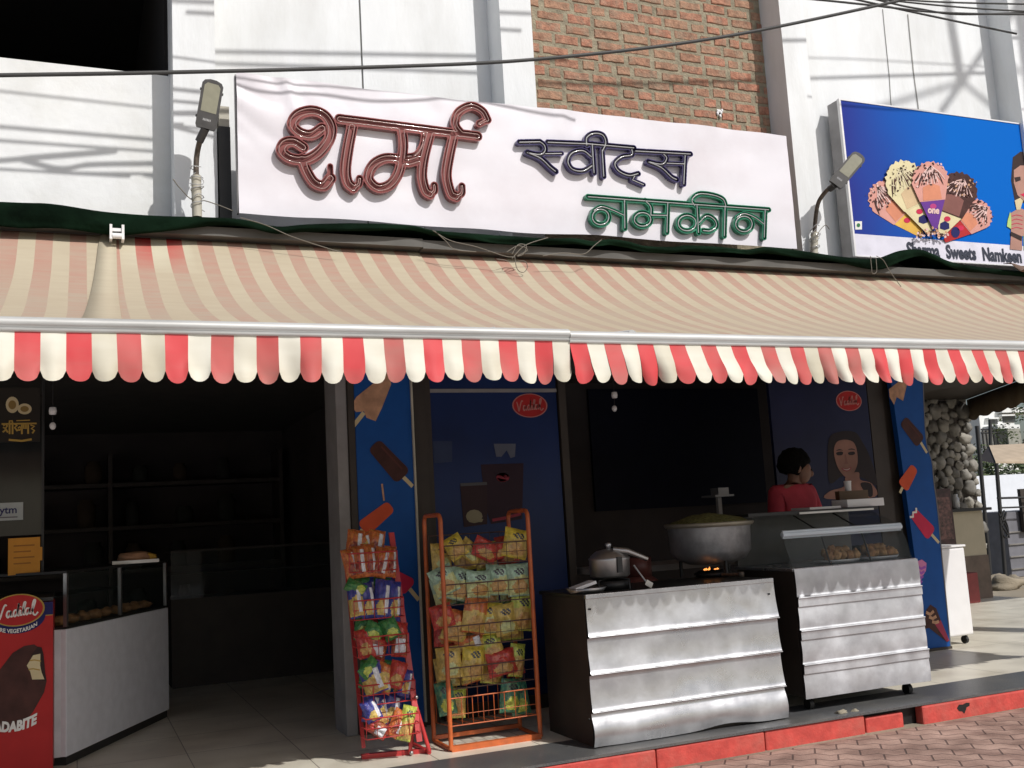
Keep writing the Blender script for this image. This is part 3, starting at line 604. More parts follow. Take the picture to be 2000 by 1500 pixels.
# ------------------------------------------------------------------ flood lamps
def lamp(label, base, path, head_c, ax, ay, az, lens_side):
    t = thing('flood_lamp', label, 'lamp', base, 'grey floodlights beside the signboards')
    b = MB(); b.tube(smoothpts([tuple(p) for p in path], 5), 0.017, 10); b.build('pole', M['pole_rust'], t)
    b = MB(); b.tube([path[0], Vector(path[0])+(Vector(path[1])-Vector(path[0]))*0.9], 0.030, 10); b.build('bracket', M['pipe_cream'], t)
    c = Vector(head_c); ax, ay, az = Vector(ax), Vector(ay), Vector(az)     # width, length, thickness half axes
    b = MB(); n = 24; pts = []
    prof = [(-0.86,-1),(0.86,-1),(1,-0.86),(1,0.80),(0.80,0.93),(0.3,1.0),(-0.3,1.0),(-0.80,0.93),(-1,0.80),(-1,-0.86)]
    k = len(prof)
    V = [c+ax*u+ay*v+az*0.9 for u, v in prof]+[c+ax*u*1.0+ay*v*1.0-az*0.3 for u, v in prof]+[c+ax*u*0.8+ay*v*0.85-az for u, v in prof]
    b.add(V, [tuple(range(k)), tuple(range(3*k-1, 2*k-1, -1))]+[(i, i+k, (i+1)%k+k, (i+1)%k) for i in range(k)]+[(i+k, i+2*k, (i+1)%k+2*k, (i+1)%k+k) for i in range(k)])
    for s_ in (-1, 1):
        for v in (-0.55, 0.55): b.obox(c+ax*s_*1.04+ay*v, ax*0.07, ay*0.04, az*0.4)
    head = b.build('lamp_head', M['lamp_grey'], t)
    b = MB(); b.prism([c+ax*u+ay*v+az*0.905 for u, v in ((-0.74,-0.34),(0.74,-0.34),(0.76,0.72),(0.5,0.84),(-0.5,0.84),(-0.76,0.72))], az*0.05); b.build('lens', M['lamp_lens'], head)
    b = MB()
    for q in range(6): b.obox(c+ax*(-0.35+0.13*q)+ay*-0.66+az*0.915, ax*0.035, ay*0.045, az*0.02)
    b.build('maker_mark', M['neon_grey'], head)
    b = MB(); e = Vector(path[-1]); d = (c-ay*0.98-e)
    b.tube([e-d*0.2, e+d*1.0], 0.026, 10); b.build('joint', M['lamp_grey'], t)
    b = MB(); rr = random.Random(len(label)); p0 = Vector(path[0]); p1 = Vector(path[1])
    for q in range(5):
        cc = p0.lerp(p1, 0.25+0.18*q); b.tube(smoothpts([tuple(cc+Vector((0.035*math.cos(s_*1.3+q)*(1+0.3*rr.random()), 0.035*math.sin(s_*1.3+q)-0.01, 0.01*s_-0.03+rr.uniform(-.02,.02)))) for s_ in range(7)], 3), 0.003, 5)
    b.build('tie_wire', M['neon_grey'], t)
    return t
p = [at(385,424,6.26), at(383,335,6.26), at(385,300,6.24), at(391,272,6.18)]
c = at(409,205,6.12); tl = at(417,158,6.10); ay = (tl-c); axv = Vector((0.105,0.0,-0.02)).normalized()*0.062
lamp('grey floodlight facing the street on a wired pole left of the white signboard', p[0], p, c, axv, ay, (axv.cross(ay)).normalized()*0.022, 1)
p = [at(1590,500,6.40), at(1591,450,6.40), at(1597,400,6.34), at(1612,375,6.26), at(1622,368,6.22)]
lo = at(1630,362,6.17); hi = at(1680,303,6.10); c = (lo+hi)/2; ay = (hi-lo)/2; nrm = (Vector((-0.30,-0.85,0.15))); nrm = (nrm-ay.normalized()*nrm.dot(ay.normalized())).normalized()
axv = ay.normalized().cross(nrm)*0.060
lamp('grey floodlight tilted up on a curved arm in front of the blue billboard', p[0], p, c, axv, ay, nrm*0.022, 1)

# ------------------------------------------------------------------ awnings
SW = 0.0872; X0 = -0.211
prof = smoothpts([(6.20,3.030),(6.12,2.965),(5.88,2.775),(5.60,2.600),(5.30,2.455),(4.97,2.325),(4.62,2.205),(4.30,2.125),(4.11,2.094)], 3)
def fabric_mat(name, base, dusty, thru=0.16):
    def bld_(t, N, L, b):
        tc = N.new('ShaderNodeTexCoord'); at_ = N.new('ShaderNodeAttribute'); at_.attribute_name = 'dust'
        n = N.new('ShaderNodeTexNoise'); n.inputs['Scale'].default_value = 2.2; n.inputs['Detail'].default_value = 7; L.new(tc.outputs['Object'], n.inputs['Vector'])
        mp = N.new('ShaderNodeMapping'); mp.inputs['Scale'].default_value = (4, 26, 26); L.new(tc.outputs['Object'], mp.inputs[0])
        n4 = N.new('ShaderNodeTexNoise'); n4.inputs['Scale'].default_value = 1.0; n4.inputs['Detail'].default_value = 4; L.new(mp.outputs[0], n4.inputs['Vector'])
        s1 = N.new('ShaderNodeMath'); s1.operation = 'MULTIPLY_ADD'; s1.inputs[1].default_value = 0.40; s1.inputs[2].default_value = -0.20; L.new(n.outputs['Fac'], s1.inputs[0])
        s1b = N.new('ShaderNodeMath'); s1b.operation = 'MULTIPLY_ADD'; s1b.inputs[1].default_value = 0.40; L.new(n4.outputs['Fac'], s1b.inputs[0]); L.new(s1.outputs[0], s1b.inputs[2])
        s1c = N.new('ShaderNodeMath'); s1c.operation = 'SUBTRACT'; s1c.inputs[1].default_value = 0.20; L.new(s1b.outputs[0], s1c.inputs[0])
        s2 = N.new('ShaderNodeMath'); s2.operation = 'ADD'; s2.use_clamp = True; L.new(at_.outputs['Fac'], s2.inputs[0]); L.new(s1c.outputs[0], s2.inputs[1])
        mx = N.new('ShaderNodeMix'); mx.data_type = 'RGBA'; mx.inputs['A'].default_value = base+(1,); mx.inputs['B'].default_value = dusty+(1,); L.new(s2.outputs[0], mx.inputs['Factor'])
        L.new(mx.outputs['Result'], b.inputs['Base Color']); b.inputs['Roughness'].default_value = 0.6
        b.inputs['Specular IOR Level'].default_value = 0.35
        bp = N.new('ShaderNodeBump'); bp.inputs['Strength'].default_value = 0.25; bp.inputs['Distance'].default_value = 0.01; n3 = N.new('ShaderNodeTexNoise'); n3.inputs['Scale'].default_value = 9; L.new(tc.outputs['Object'], n3.inputs['Vector']); L.new(n3.outputs['Fac'], bp.inputs['Height']); L.new(bp.outputs[0], b.inputs['Normal'])
        tr = N.new('ShaderNodeBsdfTranslucent'); L.new(mx.outputs['Result'], tr.inputs[0]); ms = N.new('ShaderNodeMixShader'); ms.inputs[0].default_value = thru
        out = N['Material Output']; L.new(b.outputs[0], ms.inputs[1]); L.new(tr.outputs[0], ms.inputs[2]); L.new(ms.outputs[0], out.inputs[0])
    return tex_mat(name, bld_)
DUST = (0.485,0.385,0.29)
M['fab_red'] = fabric_mat('fab_red', (0.58,0.06,0.055), DUST); M['fab_cream'] = fabric_mat('fab_cream', (0.70,0.66,0.50), (0.525,0.44,0.315))
M['val_red'] = fabric_mat('val_red', (0.62,0.065,0.07), (0.40,0.17,0.14), 0.04); M['val_cream'] = fabric_mat('val_cream', (0.74,0.71,0.61), (0.50,0.45,0.33), 0.04)
def setdust(o, vals):
    a = o.data.attributes.new('dust', 'FLOAT', 'POINT'); a.data.foreach_set('value', vals)
def awning(label, xa, xb, loc, seed, zoff=0.0):
    t = thing('striped_awning', label, 'awning', loc, 'red and white awnings over the shop front')
    i0 = math.floor((xa-X0)/SW); i1 = math.ceil((xb-X0)/SW)
    xs = []; 
    for i in range(i0, i1):
        for k in range(3): xs.append((max(xa, min(xb, X0+SW*(i+k/3))), i))
    xs = [q for q in xs]; xs.append((xb, i1-1))
    b = MB(); V = []; dust = []; m = len(prof)
    fx = list(xs)
    if seed == 2: fx = [(xa-0.03, xs[0][1])]+fx
    xs = fx
    for (x, i) in xs:
        for j, (y, z) in enumerate(prof):
            s_ = j/(m-1); fold = 0.016*noise.noise(Vector((x*0.9+seed, s_*2.5, 0)))*math.sin(math.pi*min(1, s_*1.1))
            # a slow drift of the cloth towards the right at its front half
            dx = 0.05*s_*s_*(1 if x > 0.4 else -0.3)+0.006*noise.noise(Vector((x*2, s_*4, seed)))
            V.append((x+dx, y, z+fold+zoff)); d = 0.70+0.32*s_**0.8
            if 0.2 < x < 0.62 and s_ < 0.3: d -= 1.1*(1-abs(x-0.42)/0.32)*(1-s_/0.3)
            dust.append(d+0.035+0.05*min(1, max(0, (x-2.0)/2.5))-0.10*max(0, 0.25-s_)*4*(0.5+noise.noise(Vector((x*0.8, 2, 9)))))
    F = []; mi = []
    for a in range(len(xs)-1):
        for j in range(m-1): F.append((a*m+j, a*m+j+1, (a+1)*m+j+1, (a+1)*m+j)); mi.append(0 if xs[a][1] % 2 == 0 else 1)
    b.add(V, F, 0, True); b.m = mi
    o = b.build('fabric', [M['fab_red'], M['fab_cream']], t); setdust(o, dust)
    sd = o.modifiers.new('thick', 'SOLIDIFY'); sd.thickness = 0.003; sd.offset = -1
    # valance: one scalloped strip per stripe, hanging and blown a little
    b = MB(); V = []; F = []; mi = []; dust = []; rows = 9; cols_ = 8
    rr = random.Random(seed)
    for i in range(i0, i1):
        xl, xr = X0+SW*i, X0+SW*(i+1)
        if xl < xa-0.02 or xr > xb+0.05: continue
        base = len(V); st_d = rr.choice((0.0, 0.1, 0.2, 0.35, 0.6))+rr.uniform(-.05,.05); hj = rr.uniform(-0.007,0.007); tj = rr.uniform(-0.12,0.12); fj = rr.uniform(-0.026,0.026); sw_ = max(0.0, min(1, (xl-1.9)/0.6))
        for a in range(cols_+1):
            for r in range(rows+1):
                u, v = a/cols_, r/rows; x = xl+SW*u; hang = 0.152+(0.044+hj)*max(0, 1-abs(2*u-1-tj*(1-(2*u-1)**2))**2.3)**0.62
                z = 2.052+zoff-hang*v
                wv = noise.noise(Vector((x*2.4+seed*5, 0.6*v, seed)))
                drift = (0.032+0.018*noise.noise(Vector((x*1.1, 3, seed))))*sw_
                xx = x+drift*v**1.2+0.010*v*noise.noise(Vector((x*3.0, 7, seed)))
                yy = 4.100-0.030*v*wv*1.6+fj*v*math.sin(u*math.pi)+0.012*noise.noise(Vector((x*14, v*2.2, seed+4)))*v-0.035*v*v*sw_*noise.noise(Vector((x*5.5, 1.5*v, 11)))-0.012*v*sw_*math.sin(u*math.pi) - 0.01*v
                V.append((xx, yy, z)); dust.append(st_d+0.22*max(0, v-0.55)/0.45+0.30*noise.noise(Vector((x*9, z*9, 1)))+0.2*noise.noise(Vector((x*2.3, z*3, 5))))
        for a in range(cols_):
            for r in range(rows): F.append((base+a*(rows+1)+r, base+a*(rows+1)+r+1, base+(a+1)*(rows+1)+r+1, base+(a+1)*(rows+1)+r)); mi.append(0 if i % 2 == 0 else 1)
    b.add(V, F, 0, True); b.m = mi
    o = b.build('valance', [M['val_red'], M['val_cream']], t); setdust(o, dust)
    b = MB()
    pr = [(4.125,2.104),(4.098,2.102),(4.082,2.093),(4.076,2.080),(4.081,2.068),(4.090,2.063),(4.087,2.054),(4.094,2.046),(4.112,2.046),(4.125,2.056)]
    V = [(x, y, z+zoff) for x in (xa, xb) for y, z in pr]; k = len(pr)
    b.add(V, [(i, (i+1)%k, (i+1)%k+k, i+k) for i in range(k)], 0, True); b.add(V[:k], [tuple(range(k))]); b.add(V[k:], [tuple(range(k-1,-1,-1))])
    b.build('front_bar', M['alu'], t)
    b = MB(); b.box(xa, xb, 6.10, 6.30, 3.035+zoff, 3.090+zoff); b.build('roller_box', M['grey_box'], t)
    for x in (xa+0.35, xb-0.35):
        b = MB(); b.tube([(x, 6.45, 2.75), (x+0.02, 5.3, 2.26), (x, 4.13, 2.09)], 0.022, 8); b.build('folding_arm', M['alu'], t)
    return t
awl = awning('faded red and cream striped awning on the left, its cloth brightest near a white bracket', -3.2, 2.052, (-0.5, 6.2, 3.0), 1)
awr = awning('dust-covered red and cream striped awning on the right, below the billboard', 2.053, 7.56, (5, 6.2, 3.0), 2, zoff=-0.008)
# white bracket, pale seam cloth on left awning
b = MB(); c = at(228,458,6.07)
for s_ in (-1, 1): b.box(c.x+s_*0.032-0.007, c.x+s_*0.032+0.007, 6.02, 6.10, c.z-0.04, c.z+0.045)
b.box(c.x-0.024, c.x+0.024, 6.03, 6.09, c.z+0.008, c.z+0.026); b.tube([(c.x-0.025,6.03,c.z-0.02),(c.x+0.025,6.03,c.z-0.02)], 0.017, 10)
b.build('wall_bracket', M['white_plastic'], awl)
b = MB(); V = []
m = len(prof)
for j, (y, z) in enumerate(prof):
    s_ = j/(m-1)
    for x in (0.135-0.155*s_, 0.215-0.050*s_):
        V.append((x, y-0.003, z+0.006+0.016*noise.noise(Vector((x*0.9+1, s_*2.5, 0)))*math.sin(math.pi*min(1, s_*1.1))))
b.add(V, [(2*j, 2*j+1, 2*j+3, 2*j+2) for j in range(m-1)], 0, True); o = b.build('seam_strip', M['fab_cream'], awl); setdust(o, [0.55+0.5*(i//2)/(m-1) for i in range(len(V))])
o.modifiers.new('thick', 'SOLIDIFY').thickness = 0.003

# ------------------------------------------------------------------ green tarpaulin over the awning boxes
TP = [(-400,372),(0,394),(100,398),(200,413),(300,421),(400,424),(470,428),(540,442),(600,438),(700,436),(800,440),(850,450),(924,456),(980,460),(1071,465),(1120,465),(1160,471),(1190,467),(1225,471),(1260,480),(1312,482),(1345,479),(1405,482),(1457,487),(1496,482),(1545,487),(1580,492),(1650,502),(1710,505),(1755,490),(1795,487),(1825,497),(1860,512),(1930,523),(2000,529),(2300,548)]
YL = 6.06
b = MB(); V = []; rows = 10; TQ = [at(x, y, YL) for x, y in smoothpts(TP, 5)]; n = len(TQ)-1
for i, q in enumerate(TQ):
    x = q.x
    for j in range(rows+1):
        v = j/rows; tz = q.z
        if v < 0.3: k = v/0.3; y = 6.40-(6.40-YL)*k; z = tz-0.012*(1-k)+0.012*noise.noise(Vector((x*4, k*3, 3)))*(1-k)
        else:
            k = (v-0.3)/0.7; y = YL-0.02*math.sin(k*3)-0.035*noise.noise(Vector((x*3.5, k*2, 4)))*k; z = tz-(0.048+0.022*noise.noise(Vector((x*1.7, 8, 0)))+0.085*max(0, min(1, (0.75-x)/0.5))+0.05*math.exp(-((x-5.9)/0.35)**2))*k
        V.append((x, y, z))
b.add(V, [(i*(rows+1)+j, i*(rows+1)+j+1, (i+1)*(rows+1)+j+1, (i+1)*(rows+1)+j) for i in range(n) for j in range(rows)], 0, True)
o = b.build('tarpaulin', M['tarp'], loc=(2,6.2,3.2)); o.modifiers.new('thick', 'SOLIDIFY').thickness = 0.004
tag(o, 'dark green tarpaulin draped along the wall under the signboards', 'tarpaulin')
b = MB(); V = []
for i in range(31):
    x = 7.1+1.8*i/30
    for j in range(5): V.append((x, 6.02-0.16*j/4-0.03*noise.noise(Vector((x*5, j, 1))), 3.13-0.02*j+0.05*noise.noise(Vector((x*3.7, j*0.6, 6)))))
b.add(V, [(i*5+j, i*5+j+1, (i+1)*5+j+1, (i+1)*5+j) for i in range(30) for j in range(4)], 0, True)
o = b.build('cloth_scrap', mat('cloth_brown', (0.16,0.10,0.07), 0.9, vary=0.3, bump=0.5), loc=(8,6,3.1)); o.modifiers.new('thick','SOLIDIFY').thickness = 0.004
tag(o, 'crumpled brown cloth lying on the awning top under the billboard', 'cloth')

# ------------------------------------------------------------------ cables and wires
def wire(name, label, pts, r, m, cat='cable', group=None, kind=None):
    b = MB(); P = smoothpts([tuple(p) for p in pts], 8); b.tube(P, r, 6)
    o = b.build(name, m, loc=P[len(P)//2]); tag(o, label, cat, group); return o
Yc = 2.0
wire('overhead_cable', 'thick black cable sagging across the facade above the white signboard', [at(-500,160,Yc), at(-200,152,Yc), at(0,147,Yc), at(300,142,Yc), at(700,132,Yc), at(1045,116,Yc), at(1400,74,Yc), at(1740,5,Yc), at(1900,-35,Yc), at(2300,-150,Yc)], 0.0043, M['cable'], group='cables crossing in front of the facade')
gc = 'cables crossing in front of the facade'
def cab(label, pts, r=0.0034, Y=2.0): wire('overhead_cable', label, [at(x, y, Y) for x, y in pts], r, M['cable'], group=gc)
cab('topmost thin cable running into the upper right corner', [(1500,-30),(1700,-4),(1850,12),(2000,22),(2200,30)], 0.0028)
cab('black cable drooping along the upper right edge under the topmost cable', [(1350,-20),(1560,-4),(1700,10),(1830,24),(2000,28),(2200,26)], 0.0034, 2.05)
cab('slack black cable meeting the thick cable at the upper right', [(1560,-40),(1740,6),(1800,18),(1870,28),(2000,24),(2200,10)], 0.0031, 2.1)
cab('thin cable slanting down to the right edge below the bundle', [(1500,-40),(1730,12),(1860,40),(1985,66)], 0.0034, 2.15)
cab('second thin cable in the upper right bundle, nearly level', [(1650,-14),(1800,2),(2000,8),(2200,10)], 0.0028, 1.95)
# loose thin wires over awning top
YT = 5.95
tw = 'thin wires tangled over the awning top'
def tw_(label, pts, r=0.0028, Y=YT): wire('loose_wire', label, [at(x, y, Y) for x, y in pts], r, M['thin_wire'], 'wire', tw)
tw_('thin wire drooping from the signboard bottom left to the awning', [(470,425),(520,440),(570,462),(640,485),(665,492)], Y=6.0)
tw_('thin wire running from the tarpaulin middle to the tangled knot', [(845,450),(880,470),(930,482),(985,500),(1005,502)])
tw_('thin wire dropping short below the left part of the tangle', [(850,452),(870,470),(888,487),(930,492)])
tw_('thin wire loop rising from the tangle towards the signboard', [(1000,505),(1018,485),(1035,475),(1070,464)])
tw_('thin wire curl hanging over the stripes below the tangle', [(1005,500),(1010,525),(1022,532),(1030,522),(1024,510),(1000,512),(985,508),(970,506)])
tw_('thin wire arc on the right of the tangle', [(1060,500),(1100,494),(1140,496),(1160,480),(1175,468)])
tw_('thin wire bunch knotted at the middle of the awning top', [(990,492),(1012,480),(1030,488),(1010,500),(1022,496),(1028,480),(1012,478),(1000,496)])
tw_('pair of thin wires dangling from billboard corner onto the awning', [(1700,500),(1702,520),(1704,534),(1712,530),(1711,505)], Y=5.9)
tw_('thin wire curving from the billboard corner down the awning', [(1712,500),(1725,508),(1735,525),(1745,540),(1760,560)], Y=5.9)
tw_('thin wire strung from the left pilaster to the floodlight pole', [(338,350),(352,368),(375,390),(400,392),(430,402),(455,412)], 0.0035, 6.24)
tw_('thin wire from the floodlight pole across the right pilaster', [(1592,470),(1600,452),(1612,440),(1620,448)], 0.003, 6.2)
# street pole and wires at the right, outside the picture: their shadows fall on the facade
def sunpt(wx, wz, Y, yw=6.71):
    t = (yw-Y)/(-SUN.y); return Vector((wx, yw, wz))+SUN*t
pole = thing('utility_pole', 'concrete utility pole with braced crossarm and wires standing in the street to the right', 'utility pole', (0, 0, SZ))
s1 = at(1921,0,6.71); s2 = at(1960,246,6.71); Yp = 1.2
pa = sunpt((s1.x+s2.x)/2, s1.z, Yp)
b = MB(); b.tube([(pa.x, Yp, SZ), (pa.x+0.12, Yp, 13.5)], [0.19, 0.13], 14); b.build('post', M['concrete'], pole)
b = MB()
def shadow_bar(p, q, r, Y=Yp-0.2):
    a = at(p[0], p[1], 6.71); c_ = at(q[0], q[1], 6.71); b.tube([sunpt(a.x, a.z, Y), sunpt(c_.x, c_.z, Y)], r, 8)
shadow_bar((1845,-30),(1878,165), 0.055); shadow_bar((1928,90),(1838,218), 0.035); shadow_bar((1700,215),(1880,160), 0.022); shadow_bar((1880,160),(1940,210), 0.022)
b.build('crossarm', M['steel_dark'], pole)
wl = [('street wire high above the camera, first of the strung set', 165, 200, 0, 290), ('street wire strung just under the first one', 237, 262, 0, 290), ('street wire strung third from the top', 264, 283, 0, 290)]
def swire(label, pts, r, Y, l0=9, l1=9, yw=6.68):
    P = [at(x, y, yw) for x, y in pts]; Q = [sunpt(p.x, p.z, Y, yw) for p in P]
    t0 = (Q[0]-Q[1]).normalized(); t1 = (Q[-1]-Q[-2]).normalized(); e0 = Q[0]+t0*l0; e1 = Q[-1]+t1*l1
    wire('street_wire', label, [e0]+Q+[e1], r, M['cable'], group='street wires strung along the road')
swire('thin street wire strung highest along the road', [(0,165),(285,197)], 0.007, 5.0, 9, 0.5)
swire('street wire strung second highest along the road', [(0,235),(290,260)], 0.011, 5.05, 9, 0.45)
swire('street wire strung third highest along the road', [(0,262),(290,283)], 0.009, 5.1, 9, 0.5)
swire('kinked double street wire strung lowest along the road', [(0,302),(40,299),(120,318),(180,310),(290,308)], 0.014, 5.15, 9, 0.4)
swire('straight street wire beneath the kinked one', [(0,318),(120,325),(290,328)], 0.008, 5.2, 9, 0.1)
swire('street wire crossing above the white wall panels', [(345,92),(700,98),(1000,104)], 0.013, 4.6, 0.2, 0.5)
swire('long street wire passing in front of the signboard top', [(420,116),(700,126),(950,136)], 0.012, 4.7, 0.3, 0.1)
swire('street wire swinging low past the signboard letters', [(460,162),(520,178),(640,182),(760,195),(900,190),(1000,205),(1075,222)], 0.009, 5.0, 0.3, 0.2, 6.2)
swire('thin street wire along the crumpled signboard corner', [(465,150),(520,158),(680,168),(860,182)], 0.006, 5.1, 0.3, 0.2, 6.2)
swire('street wire passing in front of the brick panel', [(1045,152),(1250,154),(1460,148)], 0.014, 4.5, 0.15, 9)
swire('street wire passing in front of the plain right wall', [(1590,104),(1700,108),(1900,120)], 0.006, 4.4, 0.1, 9)
swire('thinner street wire under the others on the right', [(1640,262),(1700,266),(1850,270)], 0.006, 4.8, 0.6, 9)

# ------------------------------------------------------------------ shopfront, left bay
for k, (px, py, s_, lb) in enumerate(((1628,1392,0.026,'broken beige stone lying on the granite edge at the sunken kerb stone'),(1655,1388,0.018,'small pale chip of stone right beside the broken beige stone'),(1790,1402,0.022,'tiny pebble at the foot of the black kerb gap'))):
    p = atz(px, py, -0.005 if k < 2 else SZ); p.y = min(p.y, 5.12) if k < 2 else p.y; b = MB(); b.ball((p.x, p.y, p.z+s_*0.35), s_*1.5, s_, s_*0.6, 10, 7, 0, 0.9, k+3)
    tag(b.build('broken_stone', mat('chip_stone', (0.26,0.23,0.17), 0.9, vary=0.3, scale=20), loc=p), lb, 'stone')
t = thing('deep_freezer', 'red ice cream freezer with a chocolate bar print at the left edge', 'freezer', (-0.7, 6.5, 0))
fx1 = at(104,1320,6.42).x; fz = at(104,1175,6.42).z
b = MB(); b.box(-1.3, fx1, 6.43, 6.9, 0.03, fz+0.0, 0); bevel(b.build('body', mat('freezer_body', (0.33,0.02,0.02), 0.4), t), 0.01)
b = MB(); b.poly([(-1.3,6.427,0.03),(fx1-0.002,6.427,0.03),(fx1-0.002,6.427,fz-0.075),(-1.3,6.427,fz-0.075)], 0); b.poly([(-1.3,6.427,fz-0.07),(fx1-0.002,6.427,fz-0.07),(fx1-0.002,6.427,fz),(-1.3,6.427,fz)], 1); b.poly([(-1.3,6.427,fz-0.075),(fx1-0.002,6.427,fz-0.075),(fx1-0.002,6.427,fz-0.07),(-1.3,6.427,fz-0.07)], 2)
def fp(x, y, dy): return at(x/4.057, 1130+y/4.057, 6.427-dy)
def fpoly(pts, mi, dy): b.poly([fp(x, y, dy) for x, y in pts][::-1], mi)
cc = fp(140, 250, 0); e = fp(355, 240, 0); rx = (e.x-cc.x); rz = 0.088
b.poly([(cc.x+1.03*rx*math.cos(a), 6.424, cc.z-0.035+1.05*rz*math.sin(a)) for a in [math.pi+math.pi*k/24 for k in range(25)]]+[(cc.x+1.03*rx, 6.424, cc.z+0.0)], 1)
oval_logo(b, cc.x, 6.422, cc.z, rx, rz, 2, 0, 3, slope=0.02)
V_, F_ = text_polys('PURE VEGETARIAN', 0.030, 0.0008, 0.95)
xm = max(v[0] for v in V_)/2
b.add([(cc.x-0.01+(u-xm)*0.9, 6.419, cc.z-0.035-rz*math.sqrt(max(0.02, 1-((u-xm)*0.9/(rx*1.04))**2))+v+0.001) for u, v in V_], F_, 3)
fpoly([(340,640),(330,560),(270,522),(190,535),(100,590),(0,720),(-120,1000),(-150,1200),(0,1190),(150,1185),(260,1060),(350,900),(370,810)], 4, 0.003)
fpoly([(345,600),(330,545),(300,540),(250,600),(250,800),(365,810)], 5, 0.0042)
fpoly([(320,595),(262,608),(212,690),(240,740),(255,800),(352,798),(330,745),(318,690)], 6, 0.0055)
for q in ((235,650),(225,720)): b.ribbon([fp(q[0], q[1], 0.007), fp(q[0]+40, q[1]-5, 0.007), fp(q[0]+90, q[1]+5, 0.007)], 0.006, mi=2)
tp = fp(-95, 1215, 0.006); put_text(b, 'BADABITE', tp.x, tp.y, tp.z-0.012, 0.072, 3, bold=0.004, sx=0.72, shear=0.1, arc=0.03)
b.build('printed_front', [P_RED, P_NAVY, P_GOLD, P_WHITE, P_CHOC, ink('dark_bar', (0.03,0.014,0.013)), P_CREAM], t)
b = MB(); b.prism([(fx1-0.35,6.45,fz+0.005),(fx1-0.002,6.45,fz+0.005),(fx1-0.002,6.88,fz+0.02),(fx1-0.35,6.88,fz+0.02)], (0,0,0.02)); b.build('lid', M['steel_dark'], t)
# white laminate counter with dark glass case
A = Vector((-0.058, 6.72, 0)); B = Vector((0.615, 8.06, 0)); dr = (B-A).normalized(); nn = Vector((-dr.y, dr.x, 0))   # nn points left/back
t = thing('display_counter', 'white laminate counter with a dark glass case on top, left of the doorway', 'counter', A)
def cb(bm, s0, s1, n0, n1, z0, z1, mi=0):
    L_ = (B-A).length
    P = [A+dr*L_*s+nn*n for s, n in ((s0,n0),(s1,n0),(s1,n1),(s0,n1))]
    bm.prism([(p.x,p.y,z0) for p in P], (0,0,z1-z0), mi)
b = MB(); cb(b, 0, 1, 0, 0.6, 0.05, 0.775); bevel(b.build('body', M['laminate'], t), 0.004)
b = MB(); cb(b, 0.01, 0.99, 0.01, 0.6, 0.0, 0.05); b.build('plinth', M['steel_dark'], t)
b = MB(); cb(b, 0.0, 1, 0.0, 0.6, 0.777, 0.79); cb(b, 0, 1, 0.0, 0.6, 1.10, 1.115); cb(b, 0.02, 0.98, 0.3, 0.58, 0.94, 0.95); b.build('shelf', M['steel_dark'], t)
b = MB(); cb(b, 0.02, 0.98, 0.004, 0.008, 0.79, 1.10); b.build('glass_front', M['glass'], t)
for s_ in (0.0, 0.48, 0.975):
    b = MB(); cb(b, s_, s_+0.014, -0.001, 0.02, 0.79, 1.10); b.build('post', M['pot_steel'], t)
b = MB(); P = [A+dr*0.02, A-nn*(-0.01)]; pz = A+Vector((-0.075,0.02,0)); b.box(A.x-0.10, A.x-0.004, 6.735, 7.2, 0.05, 0.775); b.build('end_panel', mat('laminate_edge', (0.68,0.70,0.74), 0.45), t)
rr = random.Random(4)
for k in range(9):
    s_ = 0.1+0.1*k; p_ = A+dr*1.5*s_+nn*0.12
    b = MB(); b.ball((p_.x,p_.y,0.815), 0.045, 0.04, 0.03, 12, 8, 0, 0.5, k); tag(b.build('sweet', M['sweet_tan'], loc=(p_.x,p_.y,0.79)), 'brown sweet lying in the dark glass case, %s from the street end' % ('first','second','third','fourth','fifth','sixth','seventh','eighth','ninth')[k], 'sweet', 'sweets in the dark glass case')
# things on and around the left counter
pz = at(46,1086,6.86)
b = MB(); c0, c1 = at(16,1052,6.86), at(78,1120,6.86); b.box(c0.x, c1.x, 6.86, 6.866, c1.z, c0.z, 0)
for k in range(4): b.box(c0.x+0.03, c1.x-0.03-0.02*(k%2), 6.857, 6.8585, c0.z-0.05-0.035*k, c0.z-0.042-0.035*k, 1)
b.box(c1.x-0.004, c1.x+0.012, 6.859, 6.867, c0.z-0.14, c0.z-0.06, 0)
tag(b.build('notice', [M['paper_orange'], ink('notice_ink', (0.36,0.15,0.03))], loc=(c0.x,6.86,c1.z)), 'orange paper notice standing above the red freezer', 'notice')
b = MB(); c0, c1 = at(-60,985,6.9), at(45,1015,6.9); b.box(c0.x, c1.x, 6.9, 6.91, c1.z, c0.z, 0); put_text(b, 'paytm', c1.x-0.185, 6.898, c1.z+0.042, 0.062, 1, bold=0.001); b.box(c0.x+0.1, c1.x-0.03, 6.8975, 6.8985, c1.z+0.015, c1.z+0.022, 2)
tag(b.build('payment_sign', [ink('pale_sign', (0.42,0.46,0.46)), P_NAVY, P_GREY], loc=(c1.x,6.9,c1.z)), 'small pale payment sign at the left edge above the orange notice', 'sign')
b = MB(); b.box(-0.62, -0.20, 6.92, 6.93, 1.34, 2.2); b.box(-0.2, -0.185, 6.9, 6.94, 1.1, 2.4, 1); tag(b.build('glass_screen', [mat('smoky_glass', (0.02,0.022,0.022), 0.15), M['steel_dark']], loc=(-0.4,6.92,1.1)), 'smoky glass screen standing behind the payment sign', 'screen')
